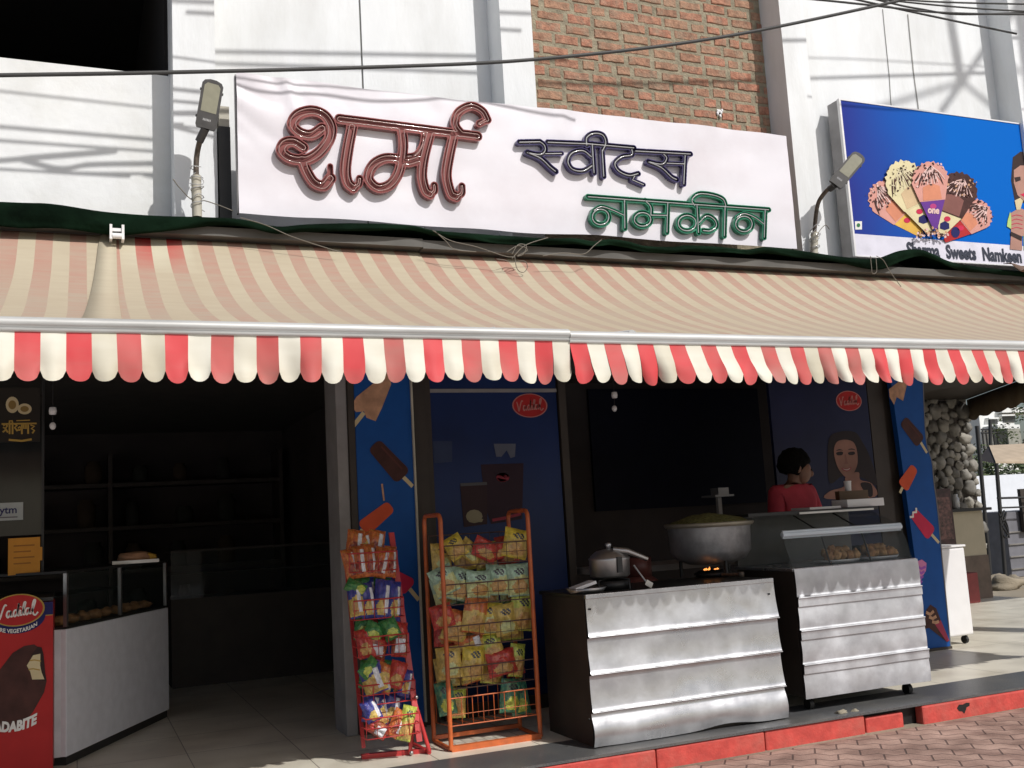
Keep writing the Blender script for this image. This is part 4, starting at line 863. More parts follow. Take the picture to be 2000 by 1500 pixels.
# hanging black poster with yellow lettering
b = MB(); Y = 6.58; c0, c1 = at(-40,764,Y), at(78,862,Y); b.box(c0.x, c1.x, Y, Y+0.008, c1.z, c0.z+0.02, 0)
def pq(x, y): return at(x/1.874, 700+y/1.874, Y-0.003)
for cx, cy, rx_, ry_ in ((45,170,24,30),(90,185,26,20)):
    b.poly([pq(cx+rx_*math.cos(a), cy+ry_*math.sin(a)) for a in [-2*math.pi*k/18 for k in range(18)]], 1)
    b.poly([at((cx+rx_*0.6*math.cos(a))/1.874, 700+(cy+ry_*0.55*math.sin(a))/1.874, Y-0.005) for a in [-2*math.pi*k/18 for k in range(18)]], 2)
for st in ([(6,240),(134,238)],[(12,246),(20,241),(27,247),(20,256),(11,252)],[(19,256),(29,271)],[(10,270),(20,262)],[(35,240),(35,277)],[(35,239),(35,229),(44,228),(46,238),(46,277)],[(54,240),(62,246),(54,253),(64,266)],[(64,262),(72,262),(78,256),(72,250),(66,256)],[(80,240),(80,277)],[(87,240),(87,256),(95,257),(95,240)],[(103,239),(103,276)],[(114,239),(114,245),(126,248),(115,257),(126,264),(118,274)]):
    b.ribbon([pq(x, y) for x, y in st], 0.0095, mi=3)
b.ribbon([pq(60,228), pq(110,226)], 0.006, mi=3); b.ribbon([pq(32,298), pq(80,302), pq(116,296)], 0.012, mi=3)
tag(b.build('hanging_poster', [ink('poster_black', (0.022,0.018,0.014)), P_CREAM, ink('bowl', (0.25,0.16,0.05)), P_GOLD], loc=(c0.x,Y,c1.z)), 'black hanging poster with two bowls and yellow Devanagari lettering', 'poster')
def bulb(label, px, py, py2, Y):
    t = thing('bulb_holder', label, 'lamp holder', at(px, py, Y), 'white hanging bulb holders under the awning')
    p0, p1 = at(px, py, Y), at(px, py2, Y)
    b = MB(); b.lathe([(0,0.025),(0.018,0.022),(0.022,0.0),(0.018,-0.02),(0,-0.022)], p0, 12); b.build('socket', M['white_plastic'], t)
    b = MB(); b.ball(p1, 0.018, 0.018, 0.022, 12, 8); b.build('bulb', M['white_plastic'], t)
    b = MB(); b.tube([(p0.x,p0.y,2.45), p0, p1], 0.003, 5); b.build('cord', M['black'], t)
bulb('white bulb holder hanging beside the black poster', 103, 803, 832, 6.5); bulb('white bulb holder hanging above the stove counter', 1200, 772, 798, 6.3)
# back of the shop: shelf and glass counter, barely lit
t = thing('wall_shelf', 'dark wooden shelf unit on the back wall of the shop', 'shelf', (0.3, 11.7, 0))
for z in (0.5,0.95,1.4,1.85): 
    b = MB(); b.box(-1.5,2.1,11.5,11.95,z,z+0.04); b.build('shelf', M['dark_brown'], t)
for x in (-1.5,0.3,2.06):
    b = MB(); b.box(x,x+0.04,11.48,11.96,0,2.2); b.build('upright', M['dark_brown'], t)
rr = random.Random(11); k = 0
lz = ('lowest','second','third','top')
for iz, z in enumerate((0.5,0.95,1.4,1.85)):
    for q in range(7):
        x = -1.3+0.47*q+rr.uniform(-.05,.05); h = rr.uniform(0.16,0.3); r1 = rr.uniform(0.07,0.1)
        o = MB().lathe([(0,0),(r1,0),(r1,h*0.8),(r1*0.7,h*0.88),(r1*0.75,h),(0,h)], (x,11.7,z+0.04), 14).build('jar', mat('jar_%d' % rr.randrange(3), random.choice(((0.06,0.035,0.025),(0.07,0.05,0.035),(0.04,0.04,0.035))), 0.8, spec=0.1), loc=(x,11.7,z+0.04))
        tag(o, 'dark jar in the %s row of the back shelf, %s from the left' % (lz[iz], ('first','second','third','fourth','fifth','sixth','seventh')[q]), 'jar', 'jars on the back shelf')
t = thing('glass_counter', 'dark glass sweet counter standing inside the unlit doorway', 'counter', (1.3, 9.6, 0))
b = MB(); b.box(0.75,2.15,9.5,10.1,0,0.75); b.build('body', M['dark_brown'], t)
b = MB(); b.box(0.75,2.15,9.5,10.1,1.15,1.17); b.box(0.75,2.15,9.55,10.1,0.95,0.96); b.build('shelf', M['dark_brown'], t)
b = MB(); b.box(0.75,2.15,9.505,9.509,0.75,1.15); b.build('glass_front', M['glass'], t)
t = thing('stacked_tray', 'pale tray of packets lying on the dark case in the doorway', 'tray', (0.45,7.7,1.115))
b = MB(); b.box(0.22,0.52,7.55,7.85,1.118,1.14); b.build('tray', M['pot_steel'], t); b = MB(); b.ball((0.36,7.66,1.16),0.11,0.08,0.035,12,8,0,0.6,3); b.ball((0.46,7.7,1.155),0.06,0.06,0.03,10,6,1,0.5,5); b.build('packet', [P_TAN, P_YELLOW], t)

# ------------------------------------------------------------------ poster pillars
def pillar_print(label, quad, Y, items, loc, wavy=None):
    t = thing('poster_pillar', label, 'poster pillar', loc)
    return t
t = thing('poster_pillar', 'blue poster pillar printed with ice lollies behind the red snack rack', 'poster pillar', (1.84, 6.44, 0))
Y = 6.43
xl0, xl1 = 1.648, 2.033
b = MB(); b.box(xl0, xl1, Y, Y+0.30, 0.03, 2.42); b.build('panel', P_BLUE, t)
b = MB(); b.box(xl0, xl1, Y-0.012, Y-0.001, 0.0, 0.03); b.box(xl1-0.008, xl1+0.004, Y-0.02, Y-0.001, 0.0305, 2.42, 1); b.build('trim', [M['dark_brown'], M['pipe_cream']], t)
def capsule(b, p, q, wd, mi, dy, Yb, round_=True, taper=1.0):
    P, Q = at(p[0], p[1], Yb-dy), at(q[0], q[1], Yb-dy); d = (Q-P); L_ = d.length; d = d/L_; n = Vector((-d.z, 0, d.x)); h = wd/2
    pts = [P+n*h*taper-d*0.0, ]; rc = h*0.55
    out = []
    for (c_, hh, a0) in ((P, h*taper, 90), (Q, h, -90)):
        for s_ in ((1,-1) if a0 == 90 else (-1,1)):
            cen = c_+n*(hh-rc)*s_+d*(rc if a0 == 90 else -rc)
            st = {(90,1):90,(90,-1):180,(-90,-1):270,(-90,1):0}[(a0,s_)]
            for k in range(5):
                a = R(st+90*k/4); out.append(cen+d*rc*math.cos(a)+n*rc*math.sin(a))
    b.poly(out, mi)
def lolly(t, p, q, st, wd, mi_mat, Yb, stick=True, bite=None, name='printed_lolly', taper=0.85):
    b = MB(); s_ = (0.003)
    if stick: b.ribbon([at(*q, Yb-0.002), at(*st, Yb-0.002)], 0.026, mi=1)
    capsule(b, p, q, wd, 0, 0.0035, Yb, taper=taper)
    P, Q = at(*p, Yb-0.0048), at(*q, Yb-0.0048); n = Vector((-(Q-P).z, 0, (Q-P).x)).normalized()
    if bite == 'jag':
        b.ribbon([P+n*wd*0.4*u+(Q-P).normalized()*(0.012*((k%2)*2-1)+0.012) for k, u in enumerate((-1,-.5,0,.5,1))], 0.02, mi=2)
    else:
        b.ribbon([P.lerp(Q,0.15)+n*wd*0.22, P.lerp(Q,0.85)+n*wd*0.24], 0.012, mi=2)
    b.build(name, [mi_mat, P_CREAM, bite if not isinstance(bite, str) and bite else P_WHITE if bite else mi_mat], t)
Yb = Y-0.002
b = MB()   # top lolly, nut coated
b.poly([at(x/1.974+640, y/1.974+740, Yb-0.003) for x, y in ((235,-30),(110,70),(90,105),(110,128),(140,125),(150,150),(185,163),(210,110),(245,20))][::-1], 0)
b.ribbon([at(640+140/1.974, 740+130/1.974, Yb-0.0015), at(640+92/1.974, 740+190/1.974, Yb-0.0015)], 0.028, mi=1); b.build('printed_lolly', [P_TAN, P_CREAM], t)
lolly(t, (730,868), (788,932), (806,950), 0.125, P_CHOC, Yb, bite=ink('choc_gloss', (0.10,0.03,0.025)))
lolly(t, (764,988), (708,1034), (698,1052), 0.105, P_ORANGE, Yb, taper=0.8)
b = MB(); b.ribbon([at(746,945,Yb-0.003), at(750,978,Yb-0.003)], 0.012, mi=0); b.build('printed_stick', [P_TAN], t)
lolly(t, (770,1120), (800,1150), (818,1172), 0.12, P_CRIMSON, Yb, taper=0.6)
lolly(t, (742,1290), (720,1340), (712,1362), 0.11, P_LILAC, Yb)

t = thing('poster_pillar', 'blue wavy-edged poster pillar printed with lollies and a cone, right of the glass food case', 'poster pillar', (6.5, 6.66, 0))
Y = 6.66; Yb = Y
edge = smoothpts([(1802,700),(1804,770),(1809,860),(1820,900),(1824,940),(1832,1000),(1839,1080),(1848,1170),(1857,1262)], 4)
L0, L1 = (1734,700), (1811,1267)
pts = [at(x, y, Y) for x, y in edge]+[at(*L1, Y), at(*L0, Y)]
b = MB(); b.prism(pts[::-1], (0, 0.05, 0)); b.build('panel', P_BLUE, t)
b = MB(); e2 = [at(x, y, Y-0.002) for x, y in edge]; b.ribbon(e2, 0.012, mi=0)
c0 = at(1811,1267,Y); b.box(c0.x-0.02, at(1858,1263,Y).x, Y-0.01, Y+0.06, 0.0, c0.z-0.0035, 1); b.build('trim', [P_GREY, M['dark_brown']], t)
q4 = lambda x, y: (1460+x/1.974, 740+y/1.974)
b = MB(); b.poly([at(*q4(x,y), Yb-0.003) for x, y in ((610,-10),(545,40),(548,70),(565,100),(575,70),(600,85),(615,20))][::-1], 0); b.build('printed_lolly', [P_TAN], t)
lolly(t, q4(600,160), q4(668,245), q4(692,285), 0.13, P_CHOC, Yb, bite=ink('choc_gloss', (0.10,0.03,0.025)))
lolly(t, q4(645,340), q4(598,418), q4(588,440), 0.12, P_ORANGE, Yb, taper=0.75)
lolly(t, q4(638,515), q4(710,600), q4(738,632), 0.135, P_CRIMSON, Yb, bite='jag', taper=0.75)
b = MB(); P_ = [q4(*q) for q in ((650,705),(672,696),(690,710),(688,740),(672,765),(664,800),(660,770))]
b.poly([at(x, y, Yb-0.003) for x, y in P_][::-1], 0)
for k in range(4): b.ribbon([at(*q4(654+2*k, 722+18*k), Yb-0.0045), at(*q4(670, 732+18*k), Yb-0.0045), at(*q4(687-5*k, 724+18*k), Yb-0.0045)], 0.020, mi=1)
b.build('printed_cone', [ink('lolly_pink', (0.62,0.22,0.42)), P_LILAC], t)
b = MB(); b.poly([at(*q4(*q), Yb-0.003) for q in ((690,890),(705,870),(728,885),(745,930),(778,1010),(770,1015),(700,960),(680,965))][::-1], 0)
b.poly([at(*q4(*q), Yb-0.0045) for q in ((722,945),(745,930),(778,1008),(768,1014))][::-1], 1)
for k in range(3): b.ribbon([at(*q4(688+12*k, 900+18*k), Yb-0.0048), at(*q4(705+10*k, 908+16*k), Yb-0.0048), at(*q4(718+10*k, 895+20*k), Yb-0.0048)], 0.025, mi=2)
b.build('printed_cone', [P_CHOC, ink('cone_red', (0.35,0.04,0.08)), P_TAN], t)

# ------------------------------------------------------------------ dark glass poster panels
t = thing('poster_panel', 'dark blue glazed poster panel with ice cream tubs behind the orange snack rack', 'poster panel', (2.64, 6.52, 0))
Y = 6.52; b = MB(); b.box(2.15, 3.135, Y, Y+0.03, 0.03, 2.40); b.build('board', ink('deep_blue', (0.008,0.024,0.10), 0.4, vary=0.3, scale=1.5), t)
b = MB(); b.box(2.15, 2.19, Y-0.012, Y-0.002, 0.03, 2.40); b.box(2.19, 3.135, Y-0.012, Y-0.002, 0.0, 0.09); b.box(2.19, 3.135, Y-0.012, Y-0.002, 2.145, 2.17, 1); b.build('frame', [M['dark_brown'], M['grey_paint']], t)
b = MB(); c = at(1035,792,Y-0.004); oval_logo(b, c.x, Y-0.004, c.z, 0.135, 0.085, 1, 0, 1); b.build('logo', [P_RED, ink('logo_pink', (0.50,0.20,0.18))], t)
def qz(x, y, dy): return at(640+x/1.974, 740+y/1.974, Y-dy)
b = MB()
b.poly([qz(x, y, 0.004) for x, y in ((510,405),(615,400),(615,560),(525,572))][::-1], 0); b.ribbon([qz(512,408,0.006), qz(614,403,0.006)], 0.02, mi=1)
b.poly([qz(565+32*math.cos(a), 530+26*math.sin(a), 0.006) for a in [-math.pi*k/12*2 for k in range(12)]], 2); b.poly([qz(x, y, 0.0065) for x, y in ((540,540),(600,540),(595,552),(545,552))][::-1], 2)
b.build('printed_tub', [ink('tub_brown', (0.035,0.016,0.020)), ink('tub_lid', (0.09,0.09,0.10)), ink('scoop', (0.26,0.23,0.15))], t)
b = MB(); b.poly([qz(x, y, 0.003) for x, y in ((590,330),(755,325),(750,540),(630,560),(610,500))][::-1], 0); b.poly([qz(675+26*math.cos(a), 380+18*math.sin(a), 0.0055) for a in [-math.pi*k/10*2 for k in range(20)]], 1)
b.poly([qz(x, y, 0.005) for x, y in ((640,250),(725,250),(722,300),(705,305),(690,275),(670,300),(650,300))][::-1], 2); b.ribbon([qz(635,545,0.006), qz(690,535,0.006), qz(745,520,0.006)], 0.02, mi=1)
b.build('printed_tub', [ink('tub_dark', (0.028,0.012,0.022)), ink('tub_logo', (0.26,0.03,0.05)), ink('tub_cup', (0.11,0.12,0.16))], t)
b = MB(); b.poly([qz(x, y, 0.003) for x, y in ((405,240),(480,240),(480,320),(410,325))][::-1], 0); b.build('printed_card', [ink('blue_grey', (0.03,0.045,0.10))], t)

t = thing('poster_panel', 'dark poster panel with a smiling woman behind the food case', 'poster panel', (5.6, 6.7, 1.2))
Y = 6.72; b = MB(); b.box(5.13, 6.13, Y, Y+0.03, 0.9, 2.42); b.build('board', ink('poster_dark', (0.010,0.014,0.050), 0.4, vary=0.4, scale=1.2), t)
b = MB(); c = at(1658,783,Y-0.004); oval_logo(b, c.x, Y-0.004, c.z, 0.135, 0.085, 1, 0, 1); b.build('logo', [P_RED, ink('logo_pink', (0.50,0.20,0.18))], t)
def wz(x, y, dy): return at(1460+x/5.356, 840+y/5.356, Y-dy)
b = MB()
def wp(pts, mi, dy, sm=True): b.poly([wz(x, y, dy) for x, y in (smoothpts(pts, 4, True) if sm else pts)][::-1], mi)
wp([(850,100),(950,20),(1120,20),(1200,120),(1290,300),(1360,560),(1300,560),(1200,500),(1000,480),(870,560),(840,400)], 0, 0.003)
wp([(1030,480),(1160,440),(1180,520),(1300,560),(1330,700),(830,720),(860,640),(1010,590)], 1, 0.0045)
wp([(905,200),(940,120),(1030,100),(1110,130),(1145,220),(1150,350),(1110,450),(1060,500),(1010,480),(950,400),(915,300)], 1, 0.006)
wp([(930,235),(985,225),(1000,240),(985,262),(940,262)], 0, 0.0075); wp([(1055,235),(1110,225),(1125,245),(1100,262),(1060,258)], 0, 0.0075)
wp([(925,215),(960,200),(1000,212),(960,212)], 0, 0.0075); wp([(1050,205),(1090,192),(1130,208),(1090,204)], 0, 0.0075)
wp([(1015,260),(1030,255),(1045,330),(1055,350),(1010,352),(1020,330)], 3, 0.0072)
wp([(985,395),(1040,402),(1085,385),(1075,415),(1040,432),(1000,422)], 2, 0.0075); wp([(998,404),(1040,410),(1074,396),(1060,414),(1030,420)], 4, 0.009)
wp([(1180,560),(1290,560),(1310,680),(1260,690)], 0, 0.006)
b.build('printed_woman', [ink('poster_hair', (0.022,0.016,0.018)), P_FACE, ink('lips', (0.24,0.06,0.06)), ink('nose', (0.205,0.10,0.078)), ink('teeth', (0.34,0.30,0.28))], t)

# ------------------------------------------------------------------ snack packets and racks
def film(name, c, d=(0.70,0.52,0.10), da=0.40): return mat('film_'+name, c, 0.30, vary=0.35, scale=7, bump=0.5, bscale=9, coat=0.4, dirt=d, dirt_amt=da, dscale=6)
FILM = {'orange': film('orange', (0.50,0.11,0.03)), 'blue': film('blue', (0.03,0.045,0.26), (0.25,0.12,0.25), 0.4), 'red': film('red', (0.45,0.03,0.03), (0.60,0.25,0.08), 0.4), 'green': film('green', (0.03,0.18,0.05), (0.25,0.35,0.05), 0.4), 'yellow': film('yellow', (0.60,0.46,0.05)),
        'mint': film('mint', (0.40,0.56,0.42), (0.12,0.32,0.18), 0.5), 'tan': film('tan', (0.56,0.40,0.10)), 'lime': film('lime', (0.45,0.52,0.08)), 'white': film('white', (0.70,0.70,0.72), (0.35,0.36,0.42), 0.5), 'dark': film('dark', (0.03,0.03,0.04), (0.3,0.3,0.3), 0.4), 'food': film('food', (0.55,0.33,0.10), (0.30,0.09,0.03), 0.9), 'maroon': film('maroon', (0.25,0.03,0.02)), 'teal': film('teal', (0.03,0.20,0.13)), 'pale': film('pale', (0.55,0.60,0.28))}
KIND = {  # top, bottom, window (food picture), logo/side stripe style
 'orange_stripe': ('orange','orange','maroon','stripe'), 'blue_stripe': ('blue','blue','tan','stripe'), 'red_panel': ('red','maroon','orange','panel'), 'green_plain': ('green','green','lime','none'), 'blue_panel': ('blue','tan','food','stripe'), 'orange_plain': ('orange','tan','food','stripe'),
 'yellow_food': ('yellow','tan','food','logo'), 'red_food': ('red','red','food','none'), 'mint_chips': ('mint','pale','food','logo'), 'orange_food': ('orange','tan','food','none'), 'lime_food': ('lime','tan','food','logo'), 'tan_food': ('tan','tan','pale','logo'), 'pale_food': ('yellow','pale','food','logo'), 'teal_food': ('teal','teal','lime','logo')}
PACK = {}
def packet_mesh(kind, var):
    if (kind, var) in PACK: return PACK[(kind, var)]
    top, bot, win, style = KIND[kind]; rr = random.Random(hash((kind, var)) % 1000 if False else len(kind)*7+var)
    nu, nv = 16, 20; V = []; F = []; mi = []
    for side in (0, 1):
        for i in range(nu+1):
            for j in range(nv+1):
                u, v = i/nu*2-1, j/nv*2-1
                puff = max(0, (1-abs(u)**2.4))**0.6*max(0, (1-abs(v)**3.2))**0.65
                cr = noise.noise(Vector((u*2.3+var*4, v*2.1+len(kind), side*5)))*0.30+0.12*noise.noise(Vector((u*6+var*3, v*5, side*2+1)))
                edge = 1-0.10*puff
                x = u*0.5*edge*(1+0.05*noise.noise(Vector((v*2, var*3.3, 1)))); z = v*0.5*(1+0.035*noise.noise(Vector((u*1.7, var, 2))))
                y = (0.34*puff*(1+cr)+0.015*math.sin(u*9+var)*abs(v)**6)*(-1 if side == 0 else 0.8)
                V.append((x, y+0.05*noise.noise(Vector((u, v, var*2.0))), z))
    n1 = (nu+1)*(nv+1)
    for side in (0, 1):
        for i in range(nu):
            for j in range(nv):
                a = side*n1+i*(nv+1)+j; q = (a, a+nv+1, a+nv+2, a+1); F.append(q if side == 0 else q[::-1])
                u, v = (i+0.5)/nu*2-1, (j+0.5)/nv*2-1
                m = 0 if v > 0.15+0.12*math.sin(u*2+var) else 1
                if side == 0:
                    if (u/0.72)**2+((v+0.42)/0.42)**2 < 1: m = 2
                    if style == 'logo' and (u/0.5)**2+((v-0.5)/0.2)**2 < 1: m = 4 if (i+j) % 3 else 0
                    if style == 'stripe' and 0.25 < u < 0.72 and -0.75 < v < 0.70: m = 3
                    if style == 'panel' and u+v*0.3 < 0.45 and -0.80 < v < -0.05 and u > -0.75: m = 3
                if abs(v) > 0.9: m = 0
                mi.append(m)
    me = bpy.data.meshes.new('snack_packet'); me.from_pydata(V, [], F)
    for k in (top, bot, win): me.materials.append(FILM[k])
    me.materials.append(FILM['white']); me.materials.append(FILM['dark'])
    me.polygons.foreach_set('material_index', mi); me.polygons.foreach_set('use_smooth', [True]*len(F)); me.update()
    PACK[(kind, var)] = me; return me
ORD = ('first','second','third','fourth','fifth','sixth','seventh','eighth','ninth')
CN = {'orange_stripe':'orange','blue_stripe':'blue and white','red_panel':'red and white','green_plain':'green','blue_panel':'blue and tan','orange_plain':'orange and white','yellow_food':'yellow','red_food':'red','mint_chips':'pale mint green','orange_food':'orange','lime_food':'lime and tan','tan_food':'tan','pale_food':'pale yellow','teal_food':'dark green'}
def place(kind, px, py, Y, wpx, hpx, rz=0, lean=0, yaw=0, where='', order=0, group='', var=None):
    me = packet_mesh(kind, (order % 3) if var is None else var); o = bpy.data.objects.new('snack_packet', me); col.objects.link(o)
    p = at(px, py, Y); s = p.y*0+((p-CAM).dot(f_))/FPX; wd = wpx*s*1.16; h = hpx*s*1.10
    o.location = p; o.scale = (wd, 0.10*(h/0.16)**0.3 if h < 0.2 else 0.10, h); o.rotation_euler = (R(lean), R(rz), R(yaw))
    tag(o, '%s packet, %s from left, %s' % (CN[kind], ORD[order], where), 'snack packet', group)
def tubes_part(name, mt, parent, paths, r, n=8):
    b = MB()
    for p in paths: b.tube(p, r, n)
    return b.build(name, mt, parent)
# --- orange rack
fl, fr_ = atz(884,1466,0.012), atz(1064,1442,0.012); dp = 0.30
t = thing('snack_rack', 'orange tubular snack rack stacked with crisp packets', 'snack rack', ((fl.x+fr_.x)/2, 5.75, 0))
H = 1.315; r = 0.013
for xb_ in (fl.x, fr_.x):
    pth = [(xb_,5.63,0.012),(xb_,5.63,H-0.04)]+[(xb_,5.63+0.04-0.04*math.cos(R(a)),H-0.04+0.04*math.sin(R(a))) for a in (30,60,90)]+[(xb_,5.63+dp-0.04+0.04*math.sin(R(a)),H-0.04+0.04*math.cos(R(a))) for a in (0,30,60,90)]+[(xb_,5.63+dp,0.012)]
    tubes_part('side_frame', M['orange_rack'], t, [pth], r, 10)
b = MB(); b.obox(((fl.x+fr_.x)/2,5.63,0.016),((fr_.x-fl.x)/2,0,0),(0,0.014,0),(0,0,0.016)); b.build('base_bar', M['orange_rack'], t)
b = MB(); b.obox(((fl.x+fr_.x)/2,5.63+dp,0.03),((fr_.x-fl.x)/2,0,0),(0,0.012,0),(0,0,0.012)); b.build('base_bar', M['orange_rack'], t)
for xb_ in (fl.x, fr_.x): tubes_part('base_bar', M['orange_rack'], t, [[(xb_,5.64,0.014),(xb_,5.63+dp,0.014)]], 0.012)
rows = [1.02, 0.80, 0.565, 0.335, 0.135]
for k, z in enumerate(rows):
    b = MB(); rr_ = 0.0019 if k < 4 else 0.0028; xa, xb_ = fl.x+0.012, fr_.x-0.012; yf, yb_ = 5.64, 5.90; zt = z+0.115 if k < 4 else z+0.15
    b.tube([(xa,yf,zt),(xb_,yf,zt)], 0.004, 6); b.tube([(xa,yf,z),(xb_,yf,z)], 0.0035, 6); b.tube([(xa,yb_,zt+0.06),(xb_,yb_,zt+0.06)], 0.004, 6); b.tube([(xa,yf,z+0.06),(xb_,yf,z+0.06)], 0.0018, 6)
    for q in range(9):
        x = xa+(xb_-xa)*q/8; b.tube([(x,yb_,zt+0.06),(x,yb_,z-0.02),(x,yf,z),(x,yf,zt)], rr_, 5)
    b.build('wire_basket', M['orange_rack'] if k == 4 else M['wire_dark'], t)
G2 = 'snack packets on the orange rack'; W = ('top shelf of the orange rack','second shelf of the orange rack','third shelf of the orange rack','fourth shelf of the orange rack','bottom basket of the orange rack')
def zr(x, y): return (820+x/5.769, 980+y/5.769)
def zr2(x, y): return (820+x/5.769, 1220+y/5.769)
def row2(where, Y, items, conv, f=5.769):
    for k, (kind, x, y, wd, h, rz) in enumerate(items):
        px, py = conv(x, y); place(kind, px, py, Y+0.03*(k % 2), wd/f, h/f, rz, -6+3*(k % 3), (k % 3-1)*10, where, k, G2)
row2(W[0], 5.70, [('yellow_food',400,510,190,240,-28),('tan_food',570,560,250,190,40),('red_food',740,540,280,210,25),('red_food',900,540,180,180,-15),('yellow_food',1080,470,260,300,14)], zr)
row2(W[1], 5.70, [('mint_chips',270,890,240,290,-22),('mint_chips',450,930,230,330,16),('mint_chips',660,930,270,270,3),('mint_chips',880,880,240,310,4),('mint_chips',1105,880,230,330,0)], zr)
row2(W[2], 5.70, [('red_food',250,1290,220,240,-12),('orange_food',400,1400,260,330,16),('orange_food',620,1280,260,360,12),('pale_food',800,1320,240,320,3),('tan_food',960,1330,230,320,-6),('lime_food',1150,1240,250,380,6)], zr)
row2(W[3], 5.70, [('tan_food',330,430,240,320,-4),('orange_plain',560,210,300,150,-12),('yellow_food',600,430,240,340,4),('lime_food',800,260,230,270,-14),('red_food',920,430,300,250,-8),('lime_food',1090,400,170,330,10)], zr2)
row2(W[4], 5.76, [('teal_food',290,830,180,330,-8),('lime_food',420,880,180,300,6),('teal_food',1020,800,230,340,8),('teal_food',1120,830,190,330,-6)], zr2)
def backrow(where, z, kinds, Yb_, start):
    n_ = len(kinds)
    for k, kd in enumerate(kinds):
        x = fl.x+0.06+(fr_.x-fl.x-0.12)*k/(n_-1); rr_ = random.Random(k*7+int(z*100))
        p = Vector((x, Yb_+0.02*(k % 2), z+rr_.uniform(-0.015,0.015))); o = bpy.data.objects.new('snack_packet', packet_mesh(kd, k % 3)); col.objects.link(o)
        o.location = p; o.scale = (0.135, 0.09, 0.175); o.rotation_euler = (R(-8), R(rr_.uniform(-12,12)), R(rr_.uniform(-12,12)))
        tag(o, '%s packet at the back, %s from left, %s' % (CN[kd], ORD[k], where), 'snack packet', G2)
backrow(W[0], 1.07, ('tan_food','yellow_food','lime_food','red_food'), 5.82, 0)
backrow(W[1], 0.86, ('mint_chips','teal_food','mint_chips','mint_chips'), 5.82, 0)
backrow(W[2], 0.64, ('red_food','orange_food','teal_food','tan_food','lime_food'), 5.82, 0)
backrow(W[3], 0.41, ('tan_food','orange_food','lime_food','red_food'), 5.82, 0)
# --- red rack: leans back on an A-shaped foot
t = thing('snack_rack', 'narrow red snack rack leaning back on an angled foot', 'snack rack', (1.6, 5.75, 0))
pb, pt = at(819,1448,5.63), at(764,1040,5.93); lb, lt = at(712,1462,5.72), at(676,1085,5.98)
dirp = (pt-pb)
b = MB(); b.obox((pb+pt)/2, (0.016,0,0), (0,0.008,0), (pt-pb)/2); b.build('post', M['red_rack'], t)
b = MB(); b.obox((lb+lt)/2+Vector((0,0.02,0)), (0.010,0,0), (0,0.006,0), (lt-lb)/2); b.build('post', M['red_rack'], t)
fl_, fr2 = atz(706,1478,0.012), atz(829,1466,0.012)
b = MB(); b.obox((fl_+fr2)/2, (fr2-fl_)/2, (0,0.014,0), (0,0,0.013)); b.build('base_bar', M['red_rack'], t)
b = MB()
pz1 = pb+dirp*0.20
for q in (fr2+Vector((0.01,-0.06,0.005)), fr2+Vector((0.0,0.24,0.0)), fr2+Vector((-0.09,-0.02,0))): b.tube([pz1, q], 0.012, 8)
b.tube([fr2+Vector((0.01,-0.06,0.0)), fr2+Vector((0,0.24,0))], 0.012, 8); b.build('foot', M['red_rack'], t)
b = MB(); b.ball(pz1+Vector((0.012,-0.015,0)), 0.012, mi=0); b.ball(fr2+Vector((-0.085,-0.03,0.005)), 0.012); b.build('bolt', M['pot_steel'], t)
rowpx = [1118,1210,1282,1375,1440]
for k, y in enumerate(rowpx):
    f_r = (1450-y)/410.0; Y = 5.66+0.27*f_r
    xl = 672+(y-1080)*0.10; xr = 764+(y-1040)*0.134-6
    z0_ = at(xl, y, Y).z; z1_ = z0_+0.105; xa = at(xl, y, Y).x; xb_ = at(xr, y-8, Y).x
    b = MB()
    for zz in (z0_, (z0_+z1_)/2, z1_): b.tube([(xa,Y+0.02,zz),(xa,Y-0.09,zz),(xb_,Y-0.09,zz),(xb_,Y+0.02,zz)], 0.003 if zz != z1_ else 0.004, 6)
    for q in range(6):
        x = xa+(xb_-xa)*q/5; b.tube([(x,Y+0.02,z0_),(x,Y-0.09,z0_),(x,Y-0.09,z1_)], 0.0022, 5)
    b.build('wire_basket', M['red_rack'], t)
G1 = 'snack packets on the red rack'; W1 = ('top basket of the red rack','second basket of the red rack','third basket of the red rack','fourth basket of the red rack','lowest basket of the red rack')
def zq(x, y): return (660+x/3.122, 1020+y/3.122)
def back1(k, kinds):
    f_r = (1450-rowpx[k])/410.0; Y = 5.62+0.27*f_r+0.07
    for i, kd in enumerate(kinds):
        xl = 672+(rowpx[k]-1080)*0.10; px = xl+18+i*20; p = at(px, rowpx[k]-58+6*(i % 2), Y)
        o = bpy.data.objects.new('snack_packet', packet_mesh(kd, i % 3)); col.objects.link(o); o.location = p; o.scale = (0.10, 0.07, 0.155); o.rotation_euler = (R(-14), R((9,-12,14,-6)[i]), R((-8,10,-5,6)[i]))
        tag(o, '%s packet at the back, %s from left, %s' % (CN[kd], ORD[i], W1[k]), 'snack packet', G1)
def row1(k, items):
    f_r = (1450-rowpx[k])/410.0; Y = 5.62+0.27*f_r
    for i, (kind, x, y, wd, h, rz) in enumerate(items):
        px, py = zq(x, y); place(kind, px, py, Y-0.01*(i % 2), wd/3.122, h/3.122, rz, -12, (8,-14,12,-6)[i % 4], W1[k], i, G1)
for k_, kk_ in enumerate((('orange_stripe','orange_plain','orange_stripe'),('green_plain','blue_stripe','green_plain','blue_panel'),('green_plain','red_food','green_plain','red_food'),('green_plain','blue_panel','green_plain','orange_plain'),('blue_stripe','blue_panel','blue_stripe'))): back1(k_, kk_)
row1(0, [('orange_stripe',75,255,75,170,-8),('orange_stripe',130,240,80,180,-4),('orange_stripe',188,232,80,185,2),('orange_stripe',262,245,85,170,18),('orange_stripe',318,240,70,175,10)])
